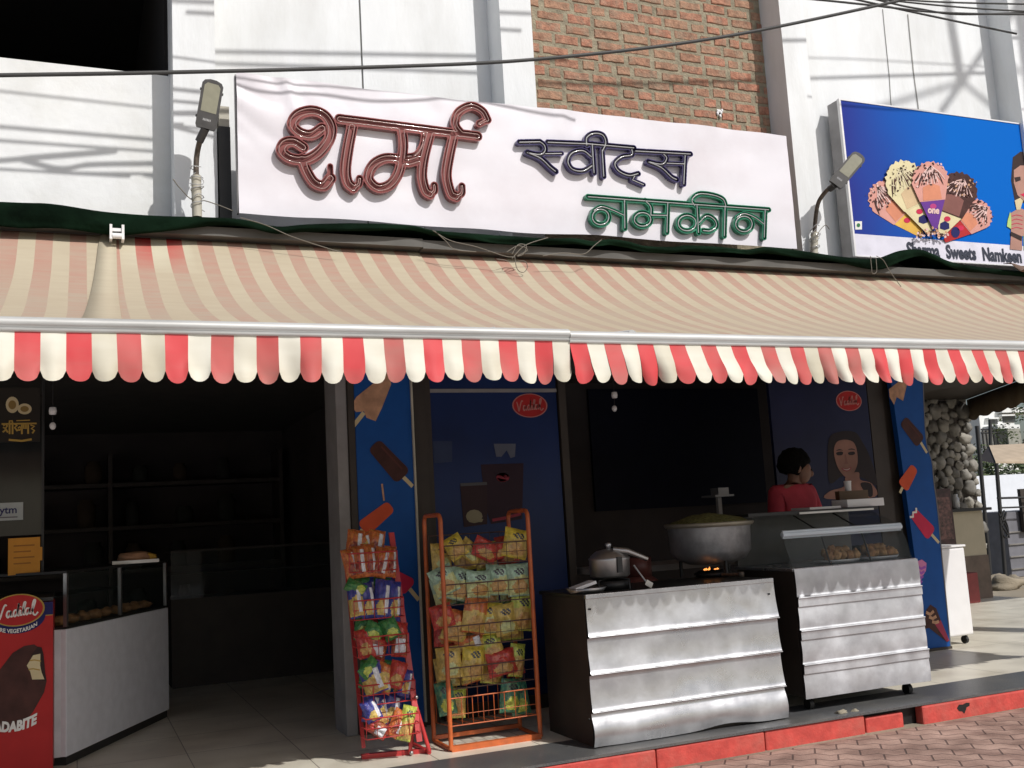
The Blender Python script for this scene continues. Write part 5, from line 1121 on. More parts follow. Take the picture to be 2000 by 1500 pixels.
row1(1, [('green_plain',110,400,70,120,-60),('blue_panel',110,480,80,190,-6),('blue_stripe',178,480,85,200,0),('blue_stripe',270,470,90,220,10),('blue_stripe',340,480,80,220,10)])
row1(2, [('green_plain',220,670,110,110,30),('red_food',165,740,90,160,-10),('red_panel',232,755,130,140,20),('green_plain',320,650,90,120,-20),('red_panel',375,715,90,190,10)])
row1(3, [('green_plain',190,890,80,130,50),('blue_panel',215,960,120,160,-18),('orange_plain',285,950,110,160,28),('red_food',360,930,90,150,20),('blue_stripe',410,980,70,150,20)])
row1(4, [('blue_stripe',205,1150,90,130,-20),('red_panel',240,1255,80,130,-55),('orange_stripe',355,1225,70,160,35),('lime_food',420,1225,75,190,18)])

# ------------------------------------------------------------------ steel stove counter
t = thing('stove_counter', 'long stainless steel stove counter with three folded ridges and a dented bottom', 'counter', (3.23, 5.3, 0))
xa, xb_ = 2.600, 3.872; YC = 5.20
zr_ = [0.007, 0.195, 0.396, 0.596, 0.822]
def steel_sheet(xa, xb_, Yc, zs, flare, dent, seed, dbl=False):
    b = MB(); n = 70; V = []; prof_ = []
    for k in range(len(zs)-1):
        a, c_ = zs[k], zs[k+1]
        if dbl and k < len(zs)-2: a2 = c_; c_ = c_-0.006
        if dbl and k > 0: a = a+0.062
        for q in range(9):
            s_ = q/9; z = a+(c_-a)*s_+(0.004*(1-s_) if k and not dbl else 0)-(0.014*s_ if not dbl and k < len(zs)-2 else 0); bow = 0.002+0.004*math.sin(math.pi*s_) if dbl else (0.019*(1-s_)**2.2 if k else 0.026*math.sin(math.pi*(0.15+0.85*s_))**1.2)
            prof_.append((z, bow, k, s_))
        if dbl and k < len(zs)-2:
            for dz, dy in ((-0.004,0.002),(-0.001,0.002),(0,0.003),(0.0008,0.011),(0.002,0.012),(0.005,0.012),(0.030,0.012),(0.049,0.012),(0.0505,0.013),(0.052,0.017),(0.057,0.018),(0.0595,0.015),(0.0605,0.004),(0.062,0.002)): prof_.append((a2+dz, dy, -1, 0))
        elif k < len(zs)-2:
            [prof_.append((c_+dz, dy, -1, 0)) for dz, dy in ((-0.0125,0.0),(-0.010,0.001),(-0.0085,0.004),(-0.008,0.021),(-0.006,0.026),(-0.002,0.027),(0.0,0.025),(0.002,0.021))]
    prof_.append((zs[-1], 0, 9, 1))
    prof_.sort(key=lambda q: q[0]); m = len(prof_)
    for i in range(n+1):
        u = i/n; x = xa+(xb_-xa)*u
        for (z, bow, k, s_) in prof_:
            xx = x+flare*(u-0.5)*2*(1-z/zs[-1])
            y = Yc-bow-0.006*noise.noise(Vector((x*3+seed, z*4, 0)))-0.003*noise.noise(Vector((x*9, z*7, seed)))
            zz = z
            if k == 0:
                y -= 0.020*dent*max(0, noise.noise(Vector((x*2.3+3, z*5, 1)))+0.25)*(1-s_)
                zz += (1-s_)*dent*(0.022*math.exp(-((u-0.68)/0.14)**2)+0.012*noise.noise(Vector((x*2.5, 0, 5))))
            V.append((xx, y, zz))
    b.add(V, [(i*m+j, (i+1)*m+j, (i+1)*m+j+1, i*m+j+1) for i in range(n) for j in range(m-1)], 0, True)
    return b
b = steel_sheet(xa, xb_, YC, zr_, 0.012, 1.0, 1); o = b.build('front_sheet', M['steel'], t)
b = MB(); b.box(xa+0.008, xb_-0.008, YC+0.03, 5.80, 0.0, 0.80); b.build('body', M['dark_brown'], t)
b = MB(); b.box(xa-0.004, xb_+0.004, YC+0.018, 5.82, 0.802, 0.824); b.box(xa, xb_, YC-0.006, YC+0.0178, 0.800, 0.826, 1); bevel(b.build('top', [mat('sooty_top', (0.03,0.028,0.026), 0.4, metal=0.3, vary=0.4, scale=10), M['steel']], t), 0.003)
b = MB()
for p in ((1150,1190),(1148,1405),(1500,1160)): q = at(p[0]+4, p[1], YC-0.02); b.ball((q.x, YC-0.012, q.z), 0.006, mi=0)
b.build('rivet', M['black'], t)
# items on it
def lathe_thing(name, label, cat, loc, parts, group=None):
    t = thing(name, label, cat, loc, group)
    for pn, mt, fn in parts:
        b = MB(); fn(b); b.build(pn, mt, t)
    return t
kc = Vector((2.905, 5.46, 0.826))
t = thing('gas_ring', 'black gas ring under the steel pressure cooker', 'gas burner', kc)
b = MB(); b.lathe([(0.10,0),(0.11,0.0),(0.11,0.05),(0.10,0.05)], kc, 20); b.build('ring', M['black'], t)
for q in range(4):
    b = MB(); a = q*math.pi/2+0.5; b.tube([kc+Vector((0.13*math.cos(a),0.13*math.sin(a),0)), kc+Vector((0.13*math.cos(a),0.13*math.sin(a),0.055)), kc+Vector((0.05*math.cos(a),0.05*math.sin(a),0.06))], 0.007, 6); b.build('leg', M['black'], t)
kb = kc+Vector((0,0,0.068))
t = thing('pressure_cooker', 'steel pressure cooker with a long handle on the stove counter', 'pressure cooker', kb)
b = MB(); b.lathe([(0,0),(0.105,0),(0.118,0.012),(0.12,0.10),(0.124,0.112),(0.118,0.116)], kb, 28); b.build('body', M['pot_steel'], t)
b = MB(); b.lathe([(0.118,0.114),(0.108,0.13),(0.075,0.155),(0.03,0.166),(0,0.168)], kb, 28); lid = b.build('lid', M['pot_steel'], t)
b = MB(); b.lathe([(0,0.166),(0.014,0.166),(0.014,0.178),(0.02,0.188),(0.016,0.20),(0,0.203)], kb, 12); b.build('weight', M['steel'], lid)
b = MB(); b.tube([kb+Vector((0.0,-0.06,0.165)), kb+Vector((0.07,-0.10,0.150)), kb+Vector((0.19,-0.12,0.095))], [0.014,0.017,0.014], 8); b.build('handle', M['pot_steel'], t)
b = MB(); b.obox(kb+Vector((0.0,-0.124,0.075)), (0.016,0,0), (0,0.008,0), (0,0,0.045)); b.build('clasp', M['steel_dark'], t)
b = MB(); p0, p1 = at(1238,1104,5.36), at(1263,1138,5.30); b.tube([p0,p1], 0.006, 6); b.obox(p1+Vector((0.012,-0.005,-0.008)), (0.02,0,-0.012), (0,0.003,0), (0.008,0,0.014)); tag(b.build('spatula', M['pot_steel'], loc=p1), 'steel spatula leaning beside the pressure cooker', 'spatula')
c = at(1120,1143,5.40)
b = MB(); b.lathe([(0,0.004),(0.09,0.004),(0.115,0.03),(0.118,0.03),(0.093,0.0),(0,0)], (c.x+0.06,5.36,0.825), 24); tag(b.build('steel_plate', M['pot_steel'], loc=(c.x,5.36,0.825)), 'shallow steel plate on the left end of the stove counter', 'plate')
b = MB(); b.obox((c.x+0.03,5.34,0.868), (0.065,0,0.016), (0,0.045,0), (-0.003,0,0.008)); tag(b.build('steel_tin', M['white_plastic'], loc=(c.x,5.36,0.85)), 'pale flat box tilted on the steel plate', 'box')
pc = Vector((3.83, 5.78, 0.93))
t = thing('cooking_pot', 'huge sooty steel pot heaped with green food above the flame', 'cooking pot', pc)
b = MB(); b.lathe([(0,-0.03),(0.14,-0.025),(0.225,0.01),(0.262,0.06),(0.268,0.20),(0.272,0.215)], pc, 40); b.build('body', M['pot_sooty'], t)
b = MB(); b.lathe([(0.262,0.213),(0.285,0.218),(0.295,0.235),(0.29,0.245),(0.25,0.24)], pc, 40); b.build('rim', mat('pot_rim', (0.30,0.27,0.21), 0.5, metal=0.5, vary=0.3), t)
b = MB(); n = 40; V = []; 
for i in range(9):
    for j in range(n):
        rr0 = 0.27*i/8; a = 2*math.pi*j/n; hgt = 0.238+0.062*(1-(i/8)**2)+0.014*noise.noise(Vector((rr0*math.cos(a)*14, rr0*math.sin(a)*14, 2)))
        V.append((pc.x+rr0*math.cos(a), pc.y+rr0*math.sin(a), pc.z+hgt))
b.add(V, [(i*n+j, i*n+(j+1)%n, (i+1)*n+(j+1)%n, (i+1)*n+j) for i in range(8) for j in range(n)], 0, True); b.build('food', M['food_green'], t)
t = thing('gas_stove', 'black iron gas stove under the huge pot, its flame showing', 'gas stove', (3.76, 5.7, 0.826))
for q in range(3):
    a = q*2*math.pi/3+0.4; b = MB(); b.tube([(pc.x+0.2*math.cos(a),pc.y+0.2*math.sin(a),0.826),(pc.x+0.2*math.cos(a),pc.y+0.2*math.sin(a),0.93)], 0.012, 8); b.build('leg', M['black'], t)
b = MB(); b.lathe([(0,0),(0.12,0),(0.13,0.02),(0.10,0.035),(0.04,0.04),(0,0.04)], (pc.x,pc.y-0.02,0.827), 20); b.build('burner', M['black'], t)
b = MB(); b.tube([(pc.x-0.03,5.62,0.84),(pc.x-0.03,5.42,0.845)], 0.012, 8); b.lathe([(0,0),(0.02,0),(0.02,0.03),(0,0.03)], (pc.x-0.03,5.42,0.832), 10); b.build('gas_pipe', M['pole_rust'], t)
b = MB()
for x, h_, w_ in ((3.655,0.014,0.010),(3.668,0.018,0.008),(3.685,0.012,0.011),(3.692,0.024,0.006),(3.735,0.010,0.012),(3.752,0.013,0.010)):
    b.lathe([(0,0),(w_,h_*0.3),(w_*0.6,h_*0.7),(0,h_)], (x,5.60,0.876), 6)
b.build('flame', mat('flame', (0.9,0.4,0.1), 0.5, emit=(1.0,0.35,0.08), estr=1.6), t)
t = thing('weighing_scale', 'small steel weighing scale standing behind the huge pot', 'scale', (3.95, 6.35, 0.9))
sp_ = at(1402,968,6.30)
b = MB(); b.box(sp_.x-0.075, sp_.x+0.085, 6.22, 6.40, sp_.z-0.01, sp_.z+0.004); b.box(sp_.x-0.02, sp_.x+0.07, 6.26, 6.36, sp_.z+0.004, sp_.z+0.055); b.build('pan', mat('scale_pan', (0.16,0.16,0.17), 0.4, metal=0.4), t)
b = MB(); b.box(sp_.x-0.015, sp_.x+0.015, 6.28, 6.31, 0.9, sp_.z-0.01); b.build('post', M['grey_paint'], t)
t = thing('back_table', 'dark work table behind the stove counter', 'table', (4.0, 6.5, 0))
b = MB(); b.box(3.25, 4.7, 6.2, 6.75, 0.86, 0.90); b.build('top', M['grey_paint'], t)
for x in (3.28, 4.64):
    b = MB(); b.box(x, x+0.05, 6.22, 6.27, 0.0, 0.86); b.build('leg', M['steel_dark'], t)
b = MB(); b.box(3.28, 4.68, 6.25, 6.7, 0.42, 0.45); b.build('shelf', M['dark_brown'], t)
# gas cylinder just behind
cyl = lathe_thing('gas_cylinder', 'maroon gas cylinder behind the stove counter, beside the huge pot', 'gas cylinder', (3.42, 6.02, 0), [('body', mat('cyl_red', (0.10,0.03,0.025), 0.5, vary=0.3), lambda b: b.lathe([(0,0.02),(0.13,0.02),(0.155,0.06),(0.155,0.72),(0.12,0.82),(0.05,0.87),(0,0.87)], (3.42,6.02,0), 24)), ('collar', mat('cyl_red', (0.10,0.03,0.025)), lambda b: b.lathe([(0.075,0.85),(0.085,0.85),(0.085,0.97),(0.075,0.97)], (3.42,6.02,0), 20))])

# ------------------------------------------------------------------ steel food display
t = thing('food_display', 'steel food display cabinet with a sloping glass case of snacks', 'display cabinet', (4.55, 5.5, 0))
xa, xb_ = 4.068, 5.058; YD = 5.24
b = steel_sheet(xa, xb_, YD, [0.085, 0.230, 0.433, 0.632, 0.862], 0.004, 0.15, 5, dbl=True); b.build('front_sheet', mat('steel_dull', (0.55,0.56,0.58), 0.5, metal=0.6, vary=0.2, scale=6, rvary=0.1, bump=0.12, bscale=7, dirt=(0.33,0.33,0.35), dirt_amt=0.75, dscale=5), t)
b = MB(); b.box(xa+0.008, xb_-0.008, YD+0.03, 5.85, 0.09, 0.845); b.build('body', M['dark_brown'], t)
b = MB(); b.box(xa-0.004, xb_+0.004, YD+0.012, 5.86, 0.847, 0.866); bevel(b.build('base_tray', M['steel'], t), 0.003)
for x, y in ((xa+0.08, YD+0.10), (xb_-0.12, YD+0.10), (xa+0.08, 5.75), (xb_-0.12, 5.75)):
    b = MB(); b.tube([(x,y,0.035),(x+0.03,y,0.035)], 0.034, 14); b.box(x-0.006, x+0.036, y-0.03, y+0.03, 0.07, 0.09); b.build('caster', M['black'], t)
gf0, gf1 = (YD+0.03, 0.868), (YD+0.10, 1.085); gb = (5.62, 1.192)
def glass(name, pts): 
    b = MB(); b.prism(pts, (0,0.004,0)) if name == 'g' else b.prism(pts, (0,0,0.004)); return b.build('glass_pane', M['glass'], t)
b = MB(); b.prism([(xa+0.01,gf0[0],gf0[1]),(xb_-0.01,gf0[0],gf0[1]),(xb_-0.01,gf1[0],gf1[1]),(xa+0.01,gf1[0],gf1[1])], (0,0.004,0)); b.build('glass_pane', M['glass'], t)
b = MB(); b.prism([(xa+0.01,gf1[0]+0.01,gf1[1]),(xb_-0.01,gf1[0]+0.01,gf1[1]),(xb_-0.01,gb[0],gb[1]),(xa+0.01,gb[0],gb[1])], (0,0,0.004)); b.build('glass_pane', M['glass'], t)
for x in (xa+0.012, xb_-0.016):
    b = MB(); b.prism([(x,gf0[0]+0.006,gf0[1]),(x,5.83,0.868),(x,5.83,gb[1]),(x,gb[0],gb[1]-0.003),(x,gf1[0]+0.012,gf1[1]-0.002)], (0.004,0,0)); b.build('glass_pane', M['glass'], t)
for x in (xa+0.33, xa+0.66):
    b = MB(); b.tube([(x,gf0[0]+0.03,0.868),(x,gf1[0]+0.03,gf1[1]-0.008),(x,gb[0],gb[1]-0.008)], 0.006, 6); b.build('divider', M['steel_dark'], t)
b = MB(); b.tube([(xa+0.012,gf1[0]+0.004,gf1[1]-0.012),(xb_-0.012,gf1[0]+0.004,gf1[1]-0.012)], 0.017, 12); b.obox(((xa+xb_)/2,gf1[0]+0.004,gf1[1]-0.012), ((xb_-xa)/2-0.014,0,0), (0,0.006,0.002), (0,-0.004,0.024)); b.build('front_rail', M['tube_white'], t)
b = MB(); b.box(xa-0.06, xb_+0.03, 5.58, 5.90, 1.194, 1.215); b.box(xa+0.34, xb_-0.02, 5.57, 5.578, 1.192, 1.205, 1); b.build('top_shelf', [M['steel_dark'], M['pot_steel']], t)
b = MB(); b.box(xa+0.01, xb_-0.01, 5.84, 5.85, 0.868, 1.193); b.build('back_board', mat('display_back', (0.10,0.10,0.09), 0.5, vary=0.2), t)
rr = random.Random(21); k = 0
for q, (x, n_) in enumerate(((4.46,9),(4.79,9))):
    for i in range(n_):
        xx = x+0.05*(i % 5)+0.02*(i//5)+rr.uniform(-.006,.006); yy = 5.37+0.07*(i//5)+rr.uniform(-.01,.01); h = rr.uniform(0.026,0.036)
        b = MB(); b.ball((xx,yy,0.895+h*0.6+(0.022 if i > 4 else 0)), 0.029, 0.028, h, 12, 8, 0, 0.7, k)
        tag(b.build('snack', M['sweet_gold'] if k % 3 else M['sweet_tan'], loc=(xx,yy,0.9)), 'golden fried snack in the %s heap of the glass food case, %s from the left' % (('left','right')[q], ORD[i]), 'snack', 'fried snacks in the glass food case'); k += 1
for q, x in enumerate((4.47, 4.79)):
    b = MB(); b.lathe([(0,0),(0.15,0),(0.17,0.02),(0.165,0.022),(0.148,0.006),(0,0.006)], (x+0.10,5.44,0.870), 26, sy=0.75)
    tag(b.build('steel_tray', mat('tray_pale', (0.45,0.47,0.48), 0.35, metal=0.5), loc=(x+0.1,5.44,0.87)), 'pale oval tray under the %s heap in the glass food case' % ('left','right')[q], 'tray', 'trays in the glass food case')
c0, c1 = at(1652,991,5.66), at(1722,972,5.66); b = MB(); b.box(c0.x, c1.x, 5.64, 5.80, 1.217, c1.z); tag(bevel(b.build('carton', M['white_plastic'], loc=(c0.x,5.7,1.217)), 0.003), 'long white carton on top of the food case', 'carton')
c0, c1 = at(1578,992,5.66), at(1638,984,5.66); b = MB(); b.box(c0.x, c1.x, 5.64, 5.84, 1.217, 1.232); tag(b.build('paper_stack', M['white_plastic'], loc=(c0.x,5.7,1.217)), 'flat stack of white paper on top of the food case', 'paper')
c0 = at(1632,951,6.0); t2 = thing('lidded_cup', 'small white cup standing between the boy and the carton', 'cup', (c0.x, 5.86, 1.217))
b = MB(); b.box(c0.x-0.10, c0.x+0.16, 5.85, 5.895, 1.217, c0.z-0.035); b.build('stand', mat('stand_brown', (0.10,0.06,0.03), 0.6), t2)
b = MB(); b.lathe([(0,-0.035),(0.022,-0.035),(0.026,0.028),(0.028,0.03),(0.026,0.036),(0,0.036)], (c0.x,5.87,c0.z), 14); b.build('cup', M['white_plastic'], t2)

# ------------------------------------------------------------------ the boy behind the display
def skin_obj(name, joints, edges, mt, parent, sub=2, root=0):
    org = ORG[parent.name]; me = bpy.data.meshes.new(name); me.from_pydata([tuple(Vector(j[0])-org) for j in joints], edges, [])
    o = bpy.data.objects.new(name, me); col.objects.link(o); o.parent = parent; ORG[o.name] = org
    bm = bmesh.new(); bm.from_mesh(me); lay_ = bm.verts.layers.skin.verify()
    bm.verts.ensure_lookup_table()
    for i, j in enumerate(joints):
        bm.verts[i][lay_].radius = j[1] if isinstance(j[1], tuple) else (j[1], j[1]); bm.verts[i][lay_].use_root = (i == root)
    bm.to_mesh(me); bm.free()
    m_ = o.modifiers.new('skin', 'SKIN'); m_.use_smooth_shade = True; s_ = o.modifiers.new('sub', 'SUBSURF'); s_.levels = sub; s_.render_levels = sub
    me.materials.append(mt); return o
hd = at(1556,915,6.22); bx, by, hz = hd.x, hd.y, hd.z
person = thing('person', 'boy in a red T-shirt with black hair, turned right behind the food case', 'person', (bx-0.05, by, 0))
S = bx-0.06
fdir = Vector((0.80,-0.45,-0.22)).normalized()      # he looks right and down
J = [((S,by,hz-0.72),0.12),((S,by,hz-0.46),(0.125,0.10)),((S,by,hz-0.22),(0.13,0.10)),((S+0.01,by,hz-0.13),0.07),((S+0.02,by-0.005,hz-0.10),0.050),((S+0.035,by-0.015,hz-0.06),0.064),((S+0.05,by-0.02,hz+0.01),0.088),((S+0.045,by-0.015,hz+0.07),0.072),
     ((S-0.15,by-0.02,hz-0.17),0.058),((S-0.20,by-0.05,hz-0.45),0.043),((S-0.08,by-0.22,hz-0.55),0.033),((S+0.02,by-0.27,hz-0.55),0.026),
     ((S+0.15,by+0.02,hz-0.17),0.058),((S+0.20,by-0.02,hz-0.46),0.043),((S+0.14,by-0.22,hz-0.54),0.033),((S+0.08,by-0.28,hz-0.55),0.026),
     ((S-0.08,by,hz-0.80),0.09),((S-0.09,by-0.02,hz-1.15),0.065),((S-0.09,by,hz-1.50),0.042),((S-0.09,by-0.10,0.035),0.035),
     ((S+0.08,by,hz-0.80),0.09),((S+0.09,by-0.02,hz-1.15),0.065),((S+0.09,by,hz-1.50),0.042),((S+0.09,by-0.10,0.035),0.035)]
E_ = [(0,1),(1,2),(2,3),(3,4),(4,5),(5,6),(6,7),(2,8),(8,9),(9,10),(10,11),(2,12),(12,13),(13,14),(14,15),(0,16),(16,17),(17,18),(18,19),(0,20),(20,21),(21,22),(22,23)]
hz_floor = hz-1.50
J = [(Vector((j[0][0], j[0][1], max(0.035, j[0][2]*1.0 if i not in (18,22) else 0.10))), j[1]) for i, j in enumerate(J)]
body = skin_obj('body', J, E_, M['skin'], person)
hc = Vector((S+0.05, by-0.02, hz+0.0))
side = fdir.cross(Vector((0,0,1))).normalized(); upv = side.cross(fdir).normalized(); rot = Matrix((side, fdir, upv)).transposed()
b = MB()    # hair: a shaggy cap leaving the face free
nu, nv = 30, 16; V = []; idx = {}
for i in range(nv+1):
    th = math.pi*0.74*i/nv
    for j in range(nu):
        ph = 2*math.pi*j/nu; d = Vector((math.sin(th)*math.cos(ph), math.sin(th)*math.sin(ph), math.cos(th)))
        front = max(0, d.y); lim = 0.25
        k = 1+0.10*noise.noise(d*5+Vector((1,2,3)))+0.05*noise.noise(d*12)
        if d.y > 0.35 and d.z < lim: k = 0.82
        V.append(hc+Vector((0,0,0.03))-fdir*0.022+rot @ Vector((d.x*0.112*k, d.y*0.122*k, d.z*0.120*k)))
b.add(V, [(i*nu+j, (i+1)*nu+j, (i+1)*nu+(j+1)%nu, i*nu+(j+1)%nu) for i in range(nv) for j in range(nu)], 0, True); b.build('hair', M['hair'], person)
b = MB(); q = hc+rot @ Vector((0,0.106,-0.022)); b.ball(q, 0.015, 0.018, 0.022, 8, 6, rot=rot); b.ball(hc+rot @ Vector((0,0.040,-0.025)), 0.072, 0.066, 0.088, 16, 12, rot=rot)
for s_ in (-1, 1): b.ball(hc+rot @ Vector((s_*0.088,-0.005,-0.01)), 0.012, 0.022, 0.030, 8, 6, rot=rot)
b.ball(hc+rot @ Vector((0,0.052,-0.058)), 0.045, 0.042, 0.045, 12, 8, rot=rot); b.build('face', M['skin'], person)
for s_ in (-1, 1):
    b = MB(); b.ball(hc+rot @ Vector((s_*0.030,0.100,0.005)), 0.011, 0.009, 0.007, 8, 6, rot=rot); b.build('eye', M['black'], person)
b = MB(); b.ball(hc+rot @ Vector((0,0.096,-0.060)), 0.022, 0.007, 0.006, 8, 6, rot=rot); b.build('mouth', ink('lip_dark', (0.12,0.04,0.035)), person)
skin_obj('shirt', [((S,by,hz-0.62),(0.150,0.125)),((S,by,hz-0.45),(0.150,0.125)),((S,by,hz-0.22),(0.150,0.118)),((S+0.01,by,hz-0.125),(0.088,0.085)),((S-0.155,by-0.02,hz-0.18),0.078),((S-0.20,by-0.045,hz-0.40),0.066),((S+0.155,by+0.02,hz-0.18),0.078),((S+0.20,by-0.015,hz-0.40),0.066)], [(0,1),(1,2),(2,3),(2,4),(4,5),(2,6),(6,7)], M['shirt_red'], person)
skin_obj('trousers', [((S,by,hz-0.70),(0.135,0.11)),((S-0.085,by,hz-0.84),0.105),((S-0.09,by-0.02,hz-1.15),0.082),((S-0.09,by,0.13),0.062),((S+0.085,by,hz-0.84),0.105),((S+0.09,by-0.02,hz-1.15),0.082),((S+0.09,by,0.13),0.062)], [(0,1),(1,2),(2,3),(0,4),(4,5),(5,6)], M['denim'], person)

# ------------------------------------------------------------------ right side: white freezer, counter, pebble wall, cart, far houses
t = thing('white_freezer', 'plain white chest cabinet on casters right of the blue poster pillar', 'cabinet', (6.85, 6.9, 0))
a0, a1 = at(1846,1155,6.74), at(1893,1155,6.74)
fz1 = at(1880,1068,6.74).z
b = MB(); b.box(a0.x-0.25, a1.x+0.005, 6.74, 7.25, 0.075, fz1); bevel(b.build('body', M['white_plastic'], t), 0.02, 3)
b = MB(); b.box(a0.x-0.25, a1.x+0.01, 6.73, 7.26, fz1+0.001, fz1+0.02); bevel(b.build('lid', M['white_plastic'], t), 0.006)
for x in (a0.x-0.18, a1.x-0.06):
    for y in (6.80, 7.18):
        b = MB(); b.tube([(x,y,0.035),(x+0.025,y,0.035)], 0.033, 12); b.box(x-0.005, x+0.03, y-0.02, y+0.02, 0.068, 0.075); b.build('caster', M['black'], t)
t = thing('side_counter', 'beige panelled counter with a black slab top in front of the pebble wall', 'counter', (10.1, 9.6, 0))
bc0, bc1 = at(1866,1000,9.5), at(1923,1000,9.5)
b = MB(); b.box(bc0.x-0.02, bc1.x-0.02, 9.52, 10.0, 0.52, 1.06); b.build('upper_panel', mat('beige_panel', (0.42,0.37,0.27), 0.6, vary=0.05), t)
b = MB(); b.box(bc0.x-0.02, bc1.x-0.01, 9.51, 10.0, 0.0, 0.519); b.build('lower_panel', mat('brown_panel', (0.12,0.085,0.065), 0.5, vary=0.3, scale=6), t)
b = MB(); b.box(bc0.x-0.20, bc1.x+0.06, 9.44, 10.05, 1.062, 1.095); b.build('slab', M['black'], t)
b = MB(); q = at(1868,980,9.6); b.lathe([(0,0),(0.045,0),(0.05,0.03),(0.05,0.13),(0.035,0.15),(0.04,0.18),(0,0.185)], (q.x,9.62,1.097), 16); tag(b.build('glass_jar', mat('jar_bright', (0.45,0.44,0.42), 0.12, coat=1.0), loc=(q.x,9.62,1.097)), 'shiny glass jar on the black slab counter', 'jar')
t = thing('drinks_cooler', 'dark red patterned drinks cooler left of the beige counter', 'cooler', (9.5, 9.7, 0))
d0, d1 = at(1838,1020,9.4), at(1863,1020,9.4)
b = MB(); b.box(d0.x-0.2, d1.x, 9.4, 9.9, 0.0, 1.35); b.build('body', mat('cooler_body', (0.05,0.02,0.02), 0.5, vary=0.8, scale=14), t)
b = MB(); b.box(d0.x-0.15, d1.x-0.03, 9.395, 9.3995, 0.75, 1.25); b.build('front', mat('cooler_front', (0.10,0.045,0.04), 0.4, vary=0.9, scale=25), t)
b = MB(); b.box(9.4, 9.78, 9.2, 9.38, 0.0, 0.35); tag(bevel(b.build('crate', mat('crate_red', (0.20,0.03,0.03), 0.6, vary=0.2), loc=(9.6,9.3,0)), 0.01), 'dark red crate on the floor before the beige counter', 'crate')
pw = thing('pebble_wall', 'wall clad in large grey river pebbles at the right end of the shop', 'wall', (10, 10.1, 0))
b = MB(); b.box(8.6, 10.86, 10.08, 10.3, -0.14, 3.3); b.build('wall', mat('pebble_bed', (0.09,0.08,0.07), 0.95, vary=0.3, scale=20, bump=0.5), pw)
b = MB(); rr = random.Random(5); pts = []
tries = 0
while tries < 9000 and len(pts) < 330:
    tries += 1; x = rr.uniform(9.3, 10.85); z = rr.uniform(0.5, 3.0); s_ = rr.uniform(0.045, 0.105)
    if all((x-p[0])**2+(z-p[1])**2 > (0.86*(s_+p[2]))**2 for p in pts): pts.append((x, z, s_))
for k, (x, z, s_) in enumerate(pts):
    b.ball((x, 10.06, z), s_*rr.uniform(0.9,1.25), s_*0.75, s_*rr.uniform(0.75,1.05), 12, 8, k % 3, 0.5, k, Matrix.Rotation(rr.uniform(0,3.1),3,'Y'))
b.build('pebble_cladding', [mat('pebble_a', (0.26,0.245,0.215), 0.8, vary=0.25, scale=9), mat('pebble_b', (0.18,0.17,0.15), 0.8, vary=0.25, scale=9), mat('pebble_c', (0.31,0.29,0.25), 0.8, vary=0.2, scale=9)], pw)
# brown canopy with a scalloped fascia over the side counter
t = thing('side_canopy', 'brown canopy with a scalloped edge above the pebble wall', 'canopy', (9, 9, 2.5))
E0, E1 = Vector((10.83,10.04,0)), Vector((8.75,6.55,0))
b = MB(); b.prism([(E0.x,E0.y,2.51),(7.06,10.04,2.51),(7.06,7.0,2.51),(7.9,6.56,2.51),(E1.x,E1.y,2.51)], (0,0,0.05)); b.build('roof', M['dark_brown'], t)
b = MB(); V = []; n = 90
for i in range(n+1):
    p = E0.lerp(E1, i/n); sc_ = 0.035*abs(math.sin(i/n*26))+0.01*noise.noise(Vector((i*0.1,0,0)))
    w_ = 0.02*noise.noise(Vector((i*0.14,3,0)))
    V += [(p.x,p.y,2.505),(p.x+w_*0.5,p.y-w_*0.5,2.38),(p.x+w_,p.y-w_,2.255-sc_)]
b.add(V, [(i*3+j, i*3+j+1, i*3+j+4, i*3+j+3) for i in range(n) for j in range(2)], 0, True); o = b.build('fascia_cloth', mat('awning_brown', (0.13,0.09,0.05), 0.8, vary=0.3, scale=4), t); o.modifiers.new('thick','SOLIDIFY').thickness = 0.006
cart = thing('food_cart', 'grey roadside food cart with thin posts and a tan slanted roof', 'food cart', (14, 12.6, SZ))
q0, q1, q2, q3 = at(1932,873,13.4), at(1945,905,12.4), at(2150,905,12.4), at(2150,862,13.4)
b = MB(); b.prism([q0,q1,q2,q3], (0,0,0.03)); b.build('roof', mat('roof_tan', (0.45,0.36,0.26), 0.8, vary=0.1), cart)
pg = at(1918,890,13.0); b = MB(); b.prism([q0, q1, at(1912,900,12.9)], (0,0.02,0.01)); b.build('roof_end', M['dark_brown'], cart)
for (px0, py0, px1, py1, Y) in ((1908,832,1938,1168,12.2),(1946,905,1966,1160,12.4),(2120,900,2150,1170,12.4)):
    b = MB(); b.tube([at(px0,py0,Y), at(px1,py1,Y)], 0.032, 8); b.build('post', M['steel_dark'], cart)
b = MB(); c0 = at(1962,1000,12.6); c1 = at(2130,1165,12.6); b.box(c0.x, c1.x, 12.6, 13.4, SZ, c0.z)
for k in range(4): zz = SZ+0.12+0.2*k; b.box(c0.x-0.01, c1.x, 12.57, 12.6-0.001, zz, zz+0.02, 1)
b.build('cabinet', [mat('cart_grey', (0.16,0.16,0.18), 0.5, vary=0.15), M['pot_steel']], cart)
b = MB(); b.tube([at(1948,973,12.4), at(2140,968,12.4)], 0.018, 6); b.tube([at(1950,992,12.4), at(2140,985,12.4)], 0.014, 6); b.tube([at(1937,1150,12.2), at(1966,1160,12.3)], 0.03, 6); b.build('rail', M['steel_dark'], cart)
c0 = at(1992,955,12.5); b = MB(); b.box(c0.x, c0.x+0.8, 12.5, 12.56, at(1992,1040,12.5).z, c0.z); b.build('side_board', M['dark_brown'], cart)
b = MB(); c = at(1955,1020,12.3)
